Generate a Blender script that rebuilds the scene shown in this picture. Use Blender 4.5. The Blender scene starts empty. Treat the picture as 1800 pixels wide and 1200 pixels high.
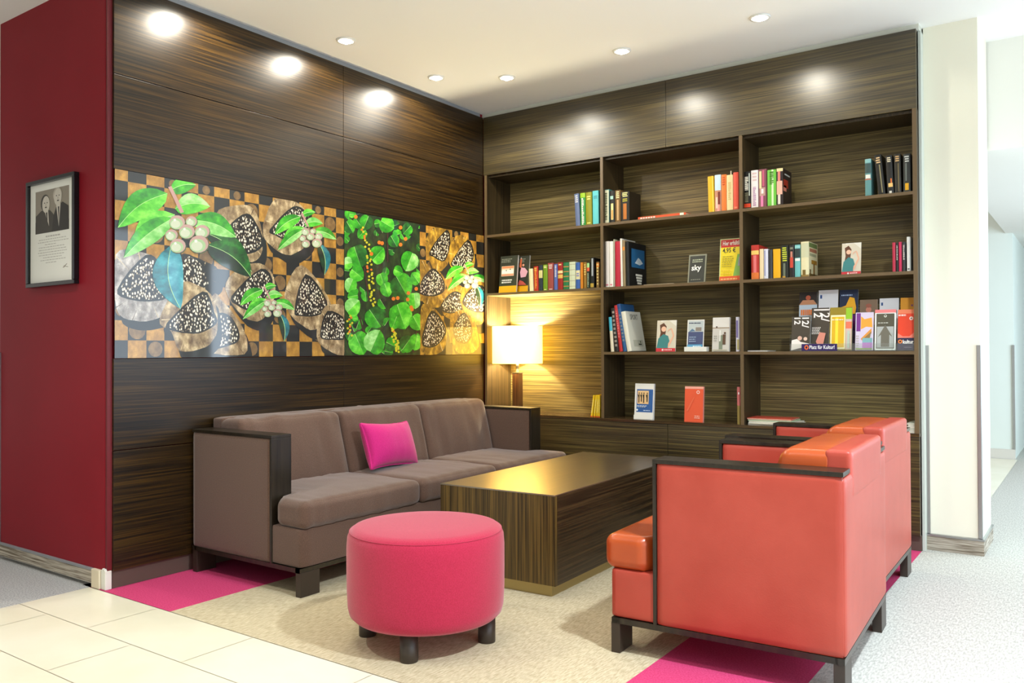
import bpy, bmesh, math, random
from mathutils import Vector, Matrix, noise
random.seed(7)
SC = bpy.context.scene
COL = SC.collection
R = math.radians

# ------------------------------------------------------------------ camera
F_PX = 1458.0
CAM = Vector((3.733, -4.927, 1.1))
YAW, PITCH, ROLL = R(35.2), .0105, .0042
fwd = Vector((-math.sin(YAW)*math.cos(PITCH), math.cos(YAW)*math.cos(PITCH), math.sin(PITCH)))
rt0 = Vector((math.cos(YAW), math.sin(YAW), 0)); up0 = rt0.cross(fwd)
rgt = (rt0*math.cos(ROLL) - up0*math.sin(ROLL)).normalized()
upv = (up0*math.cos(ROLL) + rt0*math.sin(ROLL)).normalized()
cd = bpy.data.cameras.new('camera'); cam = bpy.data.objects.new('camera', cd); COL.objects.link(cam)
cd.sensor_width = 36; cd.lens = F_PX/1800*36; cd.clip_start = .05
cam.matrix_world = Matrix(((rgt.x, upv.x, -fwd.x, CAM.x), (rgt.y, upv.y, -fwd.y, CAM.y), (rgt.z, upv.z, -fwd.z, CAM.z), (0, 0, 0, 1)))
SC.camera = cam

def at(px, py, axis, val):
    """the point of the plane <axis>=val seen at a photograph pixel (used to measure real positions)"""
    d = fwd + rgt*((px-900)/F_PX) - upv*((py-600)/F_PX)
    return CAM + d*((val-CAM[axis])/d[axis])

# ------------------------------------------------------------------ world, exposure, daylight
W = bpy.data.worlds.new('world'); SC.world = W; W.use_nodes = True
W.node_tree.nodes['Background'].inputs[0].default_value = (1.0, .94, .86, 1)
W.node_tree.nodes['Background'].inputs[1].default_value = 1.15
vs = SC.view_settings
vs.view_transform = 'Standard'; vs.look = 'None'; vs.gamma = 1; vs.use_curve_mapping = False
vs.exposure = -0.6

def light(name, kind, loc, energy, color, parent=None, **kw):
    l = bpy.data.lights.new(name, kind); l.energy = energy; l.color = color
    for k, v in kw.items(): setattr(l, k, v)
    o = bpy.data.objects.new(name, l); COL.objects.link(o); o.location = loc
    if parent: o.parent = parent
    return o
for i, (y0, y1) in enumerate([(-5.6, -3.6), (-3.2, -1.2), (-.8, 1.2), (1.6, 3.6)]):
    o = light('daylight', 'AREA', (5.75, (y0+y1)/2, 1.45), (45, 45, 90, 190)[i], (.66, .83, 1), shape='RECTANGLE', size=2.2, size_y=2.0)
    o.rotation_euler = (0, R(90), 0)

# ------------------------------------------------------------------ materials
def lin(c):
    return tuple((v/255/12.92 if v/255 <= .04045 else ((v/255+.055)/1.055)**2.4) for v in c)
MC = {}
def mat(name, col, rough=.6, metal=0, coat=0, coat_rough=.05, emit=None, estr=0, spec=.5):
    key = (name, col, rough)
    if key in MC: return MC[key]
    m = bpy.data.materials.new(name); m.use_nodes = True
    b = m.node_tree.nodes['Principled BSDF']
    b.inputs['Base Color'].default_value = (*lin(col), 1); b.inputs['Roughness'].default_value = rough
    b.inputs['Metallic'].default_value = metal; b.inputs['Coat Weight'].default_value = coat
    b.inputs['Coat Roughness'].default_value = coat_rough; b.inputs['Specular IOR Level'].default_value = spec
    if emit:
        b.inputs['Emission Color'].default_value = (*emit, 1); b.inputs['Emission Strength'].default_value = estr
    MC[key] = m
    return m
def nodes(m):
    nt = m.node_tree; return nt, nt.nodes, nt.links, nt.nodes['Principled BSDF']
def mapped(m, scale, rot=(0, 0, 0)):
    nt, n, l, b = nodes(m)
    tc = n.new('ShaderNodeTexCoord'); mp = n.new('ShaderNodeMapping')
    mp.inputs['Scale'].default_value = scale; mp.inputs['Rotation'].default_value = rot
    l.new(tc.outputs['Object'], mp.inputs[0]); return mp.outputs[0]
def ramp(m, fac, stops):
    nt, n, l, b = nodes(m)
    r = n.new('ShaderNodeValToRGB'); e = r.color_ramp.elements
    while len(e) < len(stops): e.new(.5)
    for k, (p, c) in enumerate(stops): e[k].position = p; e[k].color = (*lin(c), 1)
    l.new(fac, r.inputs[0]); return r.outputs[0]
def noise_tex(m, vec, scale=1, detail=3, rough=.5):
    nt, n, l, b = nodes(m)
    t = n.new('ShaderNodeTexNoise'); t.inputs['Scale'].default_value = scale
    t.inputs['Detail'].default_value = detail; t.inputs['Roughness'].default_value = rough
    l.new(vec, t.inputs['Vector']); return t.outputs['Fac']
def bump(m, h, strength, dist=.01):
    nt, n, l, b = nodes(m)
    bp = n.new('ShaderNodeBump'); bp.inputs['Strength'].default_value = strength; bp.inputs['Distance'].default_value = dist
    l.new(h, bp.inputs['Height']); l.new(bp.outputs[0], b.inputs['Normal'])

def wood(name, axis, rough=.3, dark=(12, 7, 2), light_=(66, 46, 14), across=130):
    m = mat(name, (60, 45, 25), rough)
    s = [across]*3; s[axis] = 1.6
    s2 = [22]*3; s2[axis] = .5
    nt, n, l, b = nodes(m)
    a = noise_tex(m, mapped(m, s), 1, 3, .6); c = noise_tex(m, mapped(m, s2), 1, 1)
    mx = n.new('ShaderNodeMath'); mx.operation = 'MULTIPLY_ADD'; mx.inputs[1].default_value = .86
    ad = n.new('ShaderNodeMath'); ad.operation = 'MULTIPLY'; ad.inputs[1].default_value = .14
    l.new(c, ad.inputs[0]); l.new(a, mx.inputs[0]); l.new(ad.outputs[0], mx.inputs[2])
    l.new(ramp(m, mx.outputs[0], [(.36, dark), (.50, tuple((d+q)//2 for d, q in zip(dark, light_))), (.64, light_)]), b.inputs['Base Color'])
    b.inputs['Specular IOR Level'].default_value = .4
    bump(m, a, .05, .002)
    return m
W_Y = wood('zebrano veneer along wall', 1, .33); W_X = wood('zebrano veneer lengthwise', 0, .35, (34, 27, 12), (96, 82, 42)); W_Z = wood('zebrano veneer upright', 2); W_X.node_tree.nodes['Principled BSDF'].inputs['Specular IOR Level'].default_value = .8
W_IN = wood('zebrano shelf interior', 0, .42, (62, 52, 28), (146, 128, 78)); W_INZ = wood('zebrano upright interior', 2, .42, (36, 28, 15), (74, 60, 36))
W_EDGE = mat('edge banding', (104, 84, 56), .4)
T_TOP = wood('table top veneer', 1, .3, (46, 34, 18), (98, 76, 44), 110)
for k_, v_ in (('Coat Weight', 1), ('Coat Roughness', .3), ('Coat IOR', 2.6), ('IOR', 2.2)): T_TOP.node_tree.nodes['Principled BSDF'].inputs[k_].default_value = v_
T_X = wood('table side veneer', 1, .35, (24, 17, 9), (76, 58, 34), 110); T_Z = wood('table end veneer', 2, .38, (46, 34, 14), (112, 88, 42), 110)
DARK = mat('dark stained wood', (40, 31, 24), .28)
nt, n, l, b = nodes(DARK); l.new(ramp(DARK, noise_tex(DARK, mapped(DARK, (50, 50, 3)), 1, 3), [(.3, (20, 17, 12)), (.7, (46, 38, 27))]), b.inputs['Base Color'])
LEG = mat('wenge leg', (52, 42, 34), .4)

def fabric(name, c1, c2, rough=.9, sc=260, bs=.25, sheen=.3):
    m = mat(name, c1, rough); nt, n, l, b = nodes(m)
    f = noise_tex(m, mapped(m, (sc,)*3), 1, 2)
    l.new(ramp(m, f, [(.3, c1), (.7, c2)]), b.inputs['Base Color']); bump(m, f, bs, .002)
    b.inputs['Sheen Weight'].default_value = sheen; b.inputs['Specular IOR Level'].default_value = .3
    return m
BROWN = fabric('brown upholstery', (84, 62, 50), (104, 78, 64))
PINK = fabric('magenta wool', (166, 26, 58), (184, 36, 72))
CUSH = fabric('pink cushion cloth', (190, 24, 108), (208, 34, 126), bs=.3)
def leather(name, c1, c2, rough=.34):
    m = mat(name, c1, rough); nt, n, l, b = nodes(m)
    f = noise_tex(m, mapped(m, (6,)*3), 1, 3); g = noise_tex(m, mapped(m, (220,)*3), 1, 3)
    l.new(ramp(m, f, [(.3, c1), (.7, c2)]), b.inputs['Base Color']); bump(m, g, .12, .002)
    return m
LEATH = leather('brick red leather', (170, 62, 46), (182, 72, 56), .4)
LEATH_C = leather('cognac leather cushion', (170, 70, 26), (186, 82, 34), .3)
WHITE = mat('white plaster', (236, 234, 226), .9); CREAM = mat('cream paint', (240, 237, 218), .8)
CEIL = mat('ceiling paint', (250, 250, 246), .9); GREYT = mat('grey trim', (142, 146, 150), .5)
RED = mat('bordeaux wall paint', (132, 22, 36), .5, spec=.15); REDD = mat('bordeaux edge', (104, 16, 26), .5)
nt, n, l, b = nodes(RED); l.new(ramp(RED, noise_tex(RED, mapped(RED, (2, 2, 2)), 1, 2), [(.3, (134, 20, 34)), (.7, (142, 26, 40))]), b.inputs['Base Color'])
METAL = mat('brushed steel', (176, 178, 178), .35, 1); ALU = mat('aluminium strip', (190, 196, 190), .35, .7)
TOE = mat('toe kick', (92, 76, 66), .6); BRASS = mat('table plinth metal', (176, 158, 108), .35, .8)
BLACK = mat('black lacquer', (14, 16, 20), .2); GLASSW = mat('white print paper', (246, 247, 240), .6)
GROUT = mat('grout', (196, 186, 160), .8); TILE = mat('cream tile', (238, 232, 208), .22)
nt, n, l, b = nodes(TILE); l.new(ramp(TILE, noise_tex(TILE, mapped(TILE, (2.2, 2.2, 2)), 1, 4), [(.3, (234, 228, 202)), (.7, (244, 239, 218))]), b.inputs['Base Color'])
def carpet(name, c1, c2, sx, sy, bs=.5):
    m = mat(name, c1, .95); nt, n, l, b = nodes(m)
    f = noise_tex(m, mapped(m, (sx, sy, 50)), 1, 3, .6)
    l.new(ramp(m, f, [(.34, c1), (.62, c2)]), b.inputs['Base Color']); bump(m, f, bs, .006)
    b.inputs['Specular IOR Level'].default_value = .2
    return m
C_BEIGE = carpet('beige ribbed carpet', (176, 162, 130), (206, 194, 164), 150, 30, .12)
C_PINK = carpet('magenta carpet', (188, 52, 98), (206, 72, 120), 160, 160, .15)
C_WHITE = carpet('pale grey ribbed carpet', (168, 168, 160), (206, 206, 198), 150, 42, .15)
C_GREY = carpet('grey loop carpet', (150, 150, 150), (196, 196, 194), 150, 150, .5)
C_STRIP = carpet('carpet skirting strip', (112, 100, 84), (198, 190, 174), 6, 6, .5)
nt, n, l, b = nodes(C_STRIP)
for nd in n:
    if nd.bl_idname == 'ShaderNodeMapping': nd.inputs['Scale'].default_value = (5, 5, 150)

# ------------------------------------------------------------------ mesh builder
class MB:
    def __init__(s): s.bm = bmesh.new(); s.mats = []
    def mi(s, m):
        if m not in s.mats: s.mats.append(m)
        return s.mats.index(m)
    def quadset(s, vs_, faces, m, sm=False):
        v = [s.bm.verts.new(p) for p in vs_]; k = s.mi(m)
        for f in faces:
            try: fc = s.bm.faces.new([v[i] for i in f])
            except ValueError: continue
            fc.material_index = k; fc.smooth = sm
        return v
    def box(s, a, b, m, bev=0, M=None, seg=2):
        t = bmesh.new(); bmesh.ops.create_cube(t, size=1)
        for v in t.verts: v.co = Vector([(a[i]+b[i])/2 + v.co[i]*(b[i]-a[i]) for i in range(3)])
        if bev: bmesh.ops.bevel(t, geom=t.edges[:], offset=bev, segments=seg, affect='EDGES', profile=.6)
        return s.add(t, m, M, sm=False)
    def add(s, t, m, M=None, sm=False):
        k = s.mi(m) if m else None
        if M: t.transform(M)
        vm = {v: s.bm.verts.new(v.co) for v in t.verts}
        for f in t.faces:
            try: nf = s.bm.faces.new([vm[v] for v in f.verts])
            except ValueError: continue
            nf.material_index = k; nf.smooth = sm or f.smooth
        t.free(); return s
    def poly(s, pts, m): s.quadset(pts, [tuple(range(len(pts)))], m); return s
    def lathe(s, prof, m, c=(0, 0, 0), seg=48, M=None):
        t = bmesh.new(); rings = []
        for r, z in prof:
            if r < 1e-5: rings.append([t.verts.new((c[0], c[1], c[2]+z))])
            else: rings.append([t.verts.new((c[0]+r*math.cos(2*math.pi*i/seg), c[1]+r*math.sin(2*math.pi*i/seg), c[2]+z)) for i in range(seg)])
        for a, b in zip(rings, rings[1:]):
            for i in range(seg):
                j = (i+1) % seg
                q = [a[i % len(a)], a[j % len(a)], b[j % len(b)], b[i % len(b)]]
                u = []
                [u.append(v) for v in q if v not in u]
                if len(u) > 2: t.faces.new(u).smooth = True
        return s.add(t, m, M)
    def soft(s, a, b, r, m, puff=(0, 0, 0), wr=0, div=14, fn=None, seed=0):
        """a padded rounded box"""
        t = bmesh.new(); bmesh.ops.create_cube(t, size=2)
        bmesh.ops.subdivide_edges(t, edges=t.edges[:], cuts=div, use_grid_fill=True)
        h = [(b[i]-a[i])/2 for i in range(3)]; c = [(a[i]+b[i])/2 for i in range(3)]
        for v in t.verts:
            o = v.co.copy()
            # bunch grid lines toward the edges so that the rounding is smooth
            o = Vector([math.copysign(1-(1-abs(q))**1.7, q) for q in o])
            p = Vector([o[i]*h[i] for i in range(3)])
            q = Vector([max(-(h[i]-r), min(h[i]-r, p[i])) for i in range(3)])
            d = p-q
            if d.length > 1e-9: p = q + d.normalized()*r
            w = [1-o[i]**2 for i in range(3)]
            p.x += puff[0]*o.x*w[1]*w[2]; p.y += puff[1]*o.y*w[0]*w[2]; p.z += puff[2]*o.z*w[0]*w[1]
            if wr:
                k = noise.noise(Vector((p.y*26+seed, p.x*4, p.z*5+seed)))+.6*noise.noise(Vector((p.y*9+seed, p.x*9, p.z*3)))
                p += Vector((o.x, o.y*.3, o.z)).normalized()*k*wr if o.length else Vector()
            v.co = p+Vector(c)
            if fn: fn(v, o)
        for f in t.faces: f.smooth = True
        return s.add(t, m)
    def tube(s, pts, r, m, seg=10, r2=None):
        t = bmesh.new(); rings = []
        for i, p in enumerate(pts):
            p = Vector(p); d = (Vector(pts[min(i+1, len(pts)-1)])-Vector(pts[max(i-1, 0)])).normalized()
            u = d.cross(Vector((0, 0, 1)));  u = u.normalized() if u.length > .01 else Vector((1, 0, 0)); w = d.cross(u)
            rr = r if r2 is None else r+(r2-r)*i/(len(pts)-1)
            rings.append([t.verts.new(p+u*rr*math.cos(2*math.pi*k/seg)+w*rr*math.sin(2*math.pi*k/seg)) for k in range(seg)])
        for a, b in zip(rings, rings[1:]):
            for k in range(seg): t.faces.new((a[k], a[(k+1) % seg], b[(k+1) % seg], b[k])).smooth = True
        t.faces.new(rings[0][::-1]); t.faces.new(rings[-1])
        return s.add(t, m)
    def build(s, name, parent=None, **tags):
        bmesh.ops.recalc_face_normals(s.bm, faces=s.bm.faces)
        me = bpy.data.meshes.new(name); s.bm.to_mesh(me); s.bm.free()
        for m in s.mats: me.materials.append(m)
        o = bpy.data.objects.new(name, me); COL.objects.link(o)
        if parent: o.parent = parent
        for k, v in tags.items(): o[k] = v
        return o
def thing(name, label, cat, loc=(0, 0, 0), rz=0, group=None):
    o = bpy.data.objects.new(name, None); COL.objects.link(o); o.location = loc; o.rotation_euler = (0, 0, rz)
    o.empty_display_size = .1; o['label'] = label; o['category'] = cat
    if group: o['group'] = group
    return o
def tg(label, cat, group=None):
    d = dict(label=label, category=cat)
    if group: d['group'] = group
    return d
TXT = {}
def text_mesh(body, size, bold=0):
    k = (body, size, bold)
    if k not in TXT:
        cu = bpy.data.curves.new('t', 'FONT'); cu.body = body; cu.size = size; cu.offset = bold; cu.resolution_u = 2
        ob = bpy.data.objects.new('t', cu); me = ob.to_mesh()
        vv = [tuple(v.co) for v in me.vertices]; ff = [tuple(p.vertices) for p in me.polygons]
        ob.to_mesh_clear(); bpy.data.objects.remove(ob); TXT[k] = (vv, ff)
    return TXT[k]
def put_text(mb, body, size, u, v, w, m, M=None, bold=0, width=None, rot=0):
    """lettering in the local x-z plane facing -y, lower-left corner at (u, v)"""
    vv, ff = text_mesh(body, size, bold)
    if not vv: return
    x0 = min(p[0] for p in vv); x1 = max(p[0] for p in vv); sx = width/(x1-x0) if width else 1
    pts = []
    for p in vv:
        a, c = (p[0]-x0)*sx, p[1]
        if rot: a, c = a*math.cos(rot)-c*math.sin(rot), a*math.sin(rot)+c*math.cos(rot)
        q = Vector((u+a, w, v+c)); pts.append(M @ q if M else q)
    mb.quadset(pts, ff, m)

# ------------------------------------------------------------------ the room
H = 2.87
# floor: tiles, grey carpet, beige carpet, magenta borders, pale ribbed carpet
f = MB()
def fq(x0, y0, x1, y1, m, z=0): f.poly([(x0, y0, z), (x1, y0, z), (x1, y1, z), (x0, y1, z)], m)
fq(.515, -2.885, 2.45, .5, C_BEIGE); fq(-.2, -2.885, .515, .5, C_PINK); fq(2.45, -2.885, 2.945, .5, C_PINK)
fq(2.945, -12, 5.6, 12, C_WHITE); fq(-7, -12, -.13, .5, C_GREY); fq(-7, .5, 2.945, 12, C_GREY)
fq(-.13, -12, 2.945, -2.885, GROUT, -.002)
row = 0; y = -2.887
while y > -11.5:
    x = .43-.64*2 + (.327 if row % 2 else 0)
    while x < 2.94:
        a = max(x+.0015, -.13); c = min(x+.64-.0015, 2.943)
        if c > a: fq(a, y-.31+.0015, c, y-.0015, TILE)
        x += .64
    y -= .31; row += 1
f.box((-7, -12, -.12), (5.6, 12, -.01), GROUT)
fq(2.6, 1.3, 3.085, 4.6, TILE, .003)
f.build('floor', kind='structure')
MB().box((-7, -12, H), (5.6, .57, H+.1), CEIL).build('ceiling', kind='structure')
MB().box((3.0, .57, 2.24), (5.6, 12, 2.95), WHITE).build('trim_1', kind='structure')

# wall left: core, bordeaux face, zebrano cladding
w = MB(); w.box((-1.088, -2.87, .085), (-.03, .9, H), RED); w.box((-1.08, -2.85, 0), (-.05, .9, .09), WHITE)
w.box((-.03, -2.868, .085), (-.014, -2.845, H), REDD)
wl = w.build('wall_left', kind='structure')
t = MB(); t.box((-.05, -2.84, 0), (-.02, 0, .082), TOE); t.build('toe_kick', wl)
for (z0, z1) in ((.084, .638), (.642, 1.068), (1.955, 2.398), (2.402, 2.835)):
    for (y0, y1) in ((-2.845, -1.4065), (-1.4035, 0.0)):
        MB().box((-.028, y0, z0), (0, y1, z1), W_Y, .0012).build('veneer_panel', wl)
MB().box((-.05, -2.845, 2.836), (-.028, .0, H), GREYT).build('shadow_gap_strip', wl)
MB().box((-1.087, -2.882, .02), (-.122, -2.868, .078), C_STRIP).box((-1.087, -2.884, .078), (-.122, -2.868, .087), GREYT).build('baseboard_left', kind='structure')
pb = MB(); pb.box((-.122, -2.886, 0), (-.052, -2.866, .088), mat('broken plaster', (226, 214, 188), .9), .004)
pb.box((-.05, -2.878, 0), (-.012, -2.846, .086), mat('white plaster filler', (232, 232, 222), .9), .004)
for k in range(7):
    x = -.046+k*.005; pb.box((x, -2.879, .08), (x+.006, -2.85, .086+random.random()*.02), mat('white plaster filler', (232, 232, 222), .9), .001)
pb.build('trim_2', kind='structure')
MB().box((-1.097, -2.88, .087), (-1.072, -2.862, 1.1), METAL, .002).build('trim_3', kind='structure')

# wall back (behind the bookcase), pillar, corridor
MB().box((-.05, .33, 0), (2.99, .45, H), WHITE).box((-.05, .03, 2.836), (2.955, .33, H), mat('pale strip', (214, 216, 204), .7)).build('wall_back', kind='structure')
p = MB(); p.box((2.962, .12, 0), (3.225, .56, H), CREAM)
pil = p.build('wall_pillar', kind='structure')
MB().box((2.9465, .05, .0), (2.962, .14, 2.836), mat('pale edge strip', (206, 212, 202), .5), .002).build('trim_4', kind='structure')
for x in (2.962, 3.212):
    MB().box((x-.004, .105, .09), (x+.016, .135, 1.118), METAL, .002).build('corner_guard', pil)
MB().box((2.955, .098, 0), (3.235, .57, .078), C_STRIP).box((2.952, .094, .078), (3.238, .57, .088), METAL).build('baseboard_pillar', kind='structure')
q = MB(); q.box((2.55, 4.63, 0), (3.06, 9.4, 2.95), mat('pale green white paint', (226, 234, 226), .8)); q.build('wall_corridor', kind='structure')
MB().box((2.55, 4.61, 0), (3.066, 4.63, .1), mat('light skirting', (214, 210, 200), .7)).build('baseboard_corridor', kind='structure')
MB().box((3.045, 4.615, .1), (3.066, 4.64, 1.13), METAL).build('trim_5', kind='structure')
MB().box((2.5, 9.4, 0), (5.6, 9.55, 2.95), WHITE).build('wall_end', kind='structure')
e = MB(); sheer = mat('sheer curtain', (235, 242, 250), .9, emit=(.8, .9, 1), estr=1.6)
for k in range(40):
    x = 3.1+k*.06; e.box((x, 9.33+(.02 if k % 2 else 0), .05), (x+.06, 9.35+(.02 if k % 2 else 0), 2.25), sheer)
e.build('window_1', kind='structure')
# right wall with four daylight openings
w = MB(); w.box((5.5, -12, 0), (5.6, 9.5, .35), WHITE); w.box((5.5, -12, 2.6), (5.6, 9.5, 2.95), WHITE)
for (y0, y1) in ((-12, -5.7), (-3.5, -3.3), (-1.1, -.9), (1.3, 1.5), (3.7, 9.5)): w.box((5.5, y0, .35), (5.6, y1, 2.6), WHITE)
w.build('wall_right', kind='structure')
MB().box((-7, .9, 0), (-1.0, 1.0, H), mat('pale blue wall', (214, 226, 232), .8)).build('wall_far_left', kind='structure')

# ------------------------------------------------------------------ bookcase
bc = thing('built_in_bookcase', 'wall-wide dark zebrano bookcase with open shelves over low cupboards', 'bookcase', (1.47, 0, 0))
def bpart(mb, name, **k):
    o = mb.build(name, bc, **k); o.matrix_parent_inverse = Matrix.Translation((-1.47, 0, 0)); return o
D = .30
for (x0, x1) in ((.003, 1.4745), (1.4775, 2.945)):
    bpart(MB().box((x0, 0, 2.402), (x1, .022, 2.835), W_X, .0012), 'fascia_panel')
    bpart(MB().box((x0, .002, .085), (x1, .022, .62), W_X, .0012), 'cupboard_door')
bpart(MB().box((.003, .04, 0), (2.945, .06, .083), TOE), 'toe_kick')
bpart(MB().box((0.003, 0.0, .622), (2.945, D, .64), wood('counter veneer', 0, .16, (46, 34, 20), (98, 76, 46))), 'counter_top')
bpart(MB().box((.02, D, .62), (2.93, D+.015, 2.41), W_IN), 'back_panel')
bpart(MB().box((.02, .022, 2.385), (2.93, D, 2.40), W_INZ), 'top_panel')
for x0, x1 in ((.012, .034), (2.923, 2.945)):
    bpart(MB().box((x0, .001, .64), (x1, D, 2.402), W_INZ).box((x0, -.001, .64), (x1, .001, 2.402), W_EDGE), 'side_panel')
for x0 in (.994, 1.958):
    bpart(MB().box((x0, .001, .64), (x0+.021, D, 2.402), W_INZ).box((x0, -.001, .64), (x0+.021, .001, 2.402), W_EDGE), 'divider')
S1, S2, S3, S4 = 1.955, 1.522, 1.086, .640
for (x0, x1, zs) in ((.034, .994, (S1, S2)), (1.015, 1.958, (S1, S2, S3)), (1.979, 2.923, (S1, S2, S3))):
    for z in zs:
        bpart(MB().box((x0, .001, z-.018), (x1, D, z), W_IN).box((x0, -.001, z-.018), (x1, .001, z), W_EDGE), 'shelf')

# ------------------------------------------------------------------ downlights
BULB = mat('halogen bulb', (255, 250, 235), .5, emit=(1, .95, .82), estr=60)
RING = mat('downlight ring', (236, 236, 230), .4)
def downlight(x, y, label, e=30):
    t = thing('recessed_downlight', label, 'ceiling light', (x, y, H), 0, 'recessed ceiling spotlights')
    MB().lathe([(.036, -.001), (.040, -.007), (.052, -.007), (.055, 0), (.036, 0)], RING, seg=32).build('trim_ring', t)
    MB().lathe([(0, -.02), (.016, -.017), (.028, -.009), (.033, -.001), (0, 0)], BULB, seg=24).build('bulb', t)
    light('bulb_light', 'SPOT', (0, 0, -.024), e, (1, .94, .8), t, shadow_soft_size=.026, spot_size=R(164), spot_blend=.25)
downlight(.25, -2.42, 'recessed spotlight nearest the bordeaux wall along the left panelling', 70)
downlight(.25, -1.62, 'recessed spotlight in middle of row beside the left panelling', 60)
downlight(.25, -.83, 'recessed spotlight in the left row, closest to the room corner', 60)
downlight(.62, -.56, 'recessed spotlight above left third of the bookcase wall', 30)
downlight(1.45, -.55, 'recessed spotlight above the middle of the bookcase wall', 30)
downlight(2.28, -.56, 'recessed spotlight above the right end of the bookcase wall', 30)

def room_light(x, y, label, e, col, size=.05, cone=110):
    t = thing('recessed_downlight', label, 'ceiling light', (x, y, H), 0, 'recessed ceiling spotlights')
    MB().lathe([(.036, -.001), (.040, -.007), (.052, -.007), (.055, 0), (.036, 0)], RING, seg=32).build('trim_ring', t)
    MB().lathe([(0, -.02), (.016, -.017), (.028, -.009), (.033, -.001), (0, 0)], BULB, seg=24).build('bulb', t)
    light('bulb_light', 'SPOT', (0, 0, -.024), e, col, t, shadow_soft_size=size, spot_size=R(cone), spot_blend=.6)
room_light(3.9, -2.85, 'bright cool spotlight in the ceiling over the pale corridor carpet', 850, (.84, .92, 1), .1, 160)
room_light(.5, -3.9, 'added unseen fill spotlight above the cream tiles, left', 150, (1, .97, .9))  # out-of-view fill lamp, added to brighten the floor from above
room_light(2.1, -3.7, 'added unseen fill spotlight above the cream tiles, middle', 60, (1, .97, .9))  # second added fill lamp, unseen, for more light on tiles and carpet

# ------------------------------------------------------------------ murals (flat glossy prints)
def gloss(name, col): return mat('print '+name, col, .5, coat=1, coat_rough=.05)
def print_tex(name, build):
    m = gloss(name, (100, 100, 100)); build(m); return m
def beads(m):
    nt, n, l, b = nodes(m)
    v = n.new('ShaderNodeTexVoronoi'); v.inputs['Scale'].default_value = 1; l.new(mapped(m, (60, 92, 58), (.5, 0, 0)), v.inputs['Vector'])
    l.new(ramp(m, v.outputs['Distance'], [(.3, (255, 248, 226)), (.4, (150, 130, 100)), (.5, (22, 16, 12))]), b.inputs['Base Color'])
BEAD = print_tex('peppercorns', beads)
def burl(c1, c2):
    def g(m):
        nt, n, l, b = nodes(m)
        l.new(ramp(m, noise_tex(m, mapped(m, (22, 22, 16)), 1, 5, .65), [(.3, c1), (.5, tuple((a+q)//2 for a, q in zip(c1, c2))), (.66, c2)]), b.inputs['Base Color'])
    return g
BURL = print_tex('burlap', burl((92, 66, 36), (226, 202, 156))); BURLY = print_tex('golden burlap', burl((80, 52, 8), (220, 174, 60)))
BURLG = print_tex('grey burlap', burl((90, 82, 76), (220, 212, 204)))
OCH = print_tex('end grain ochre', burl((140, 96, 26), (204, 152, 58))); OCHB = print_tex('end grain brown', burl((96, 70, 36), (150, 116, 66)))
INK = gloss('ink black', (18, 20, 18)); FOLD = gloss('burlap fold', (222, 200, 154)); SEAM = gloss('burlap seam', (70, 48, 26)); INKG = print_tex('dark foliage', burl((10, 22, 8), (44, 74, 20)))
def leafy(c1, c2):
    def g(m):
        nt, n, l, b = nodes(m)
        l.new(ramp(m, noise_tex(m, mapped(m, (4, 12, 18), (.6, 0, 0)), 1, 3, .6), [(.34, c1), (.52, tuple((a+q)//2 for a, q in zip(c1, c2))), (.66, c2)]), b.inputs['Base Color'])
    return g
G = [print_tex('leaf green %d' % i, leafy(*c)) for i, c in enumerate([((50, 176, 20), (140, 240, 80)), ((20, 128, 12), (84, 206, 40)), ((96, 190, 70), (190, 244, 160)), ((6, 64, 12), (40, 134, 36)), ((4, 24, 10), (14, 64, 26)), ((10, 84, 96), (40, 160, 170)), ((30, 130, 150), (110, 200, 210))])]
RIBM = gloss('leaf rib', (190, 236, 150)); BER = [gloss('berry mint', (168, 200, 146)), gloss('berry rose', (196, 158, 148)), gloss('berry light', (206, 214, 186))]; BERS = gloss('berry glint', (236, 236, 226)); BERD = gloss('berry outline', (70, 86, 50))
YEL = gloss('yellow fruit', (206, 200, 40)); ORG = gloss('orange fruit', (224, 120, 30)); STEM = gloss('stem', (196, 150, 140)); TWIG = gloss('twig', (60, 34, 30))

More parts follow.
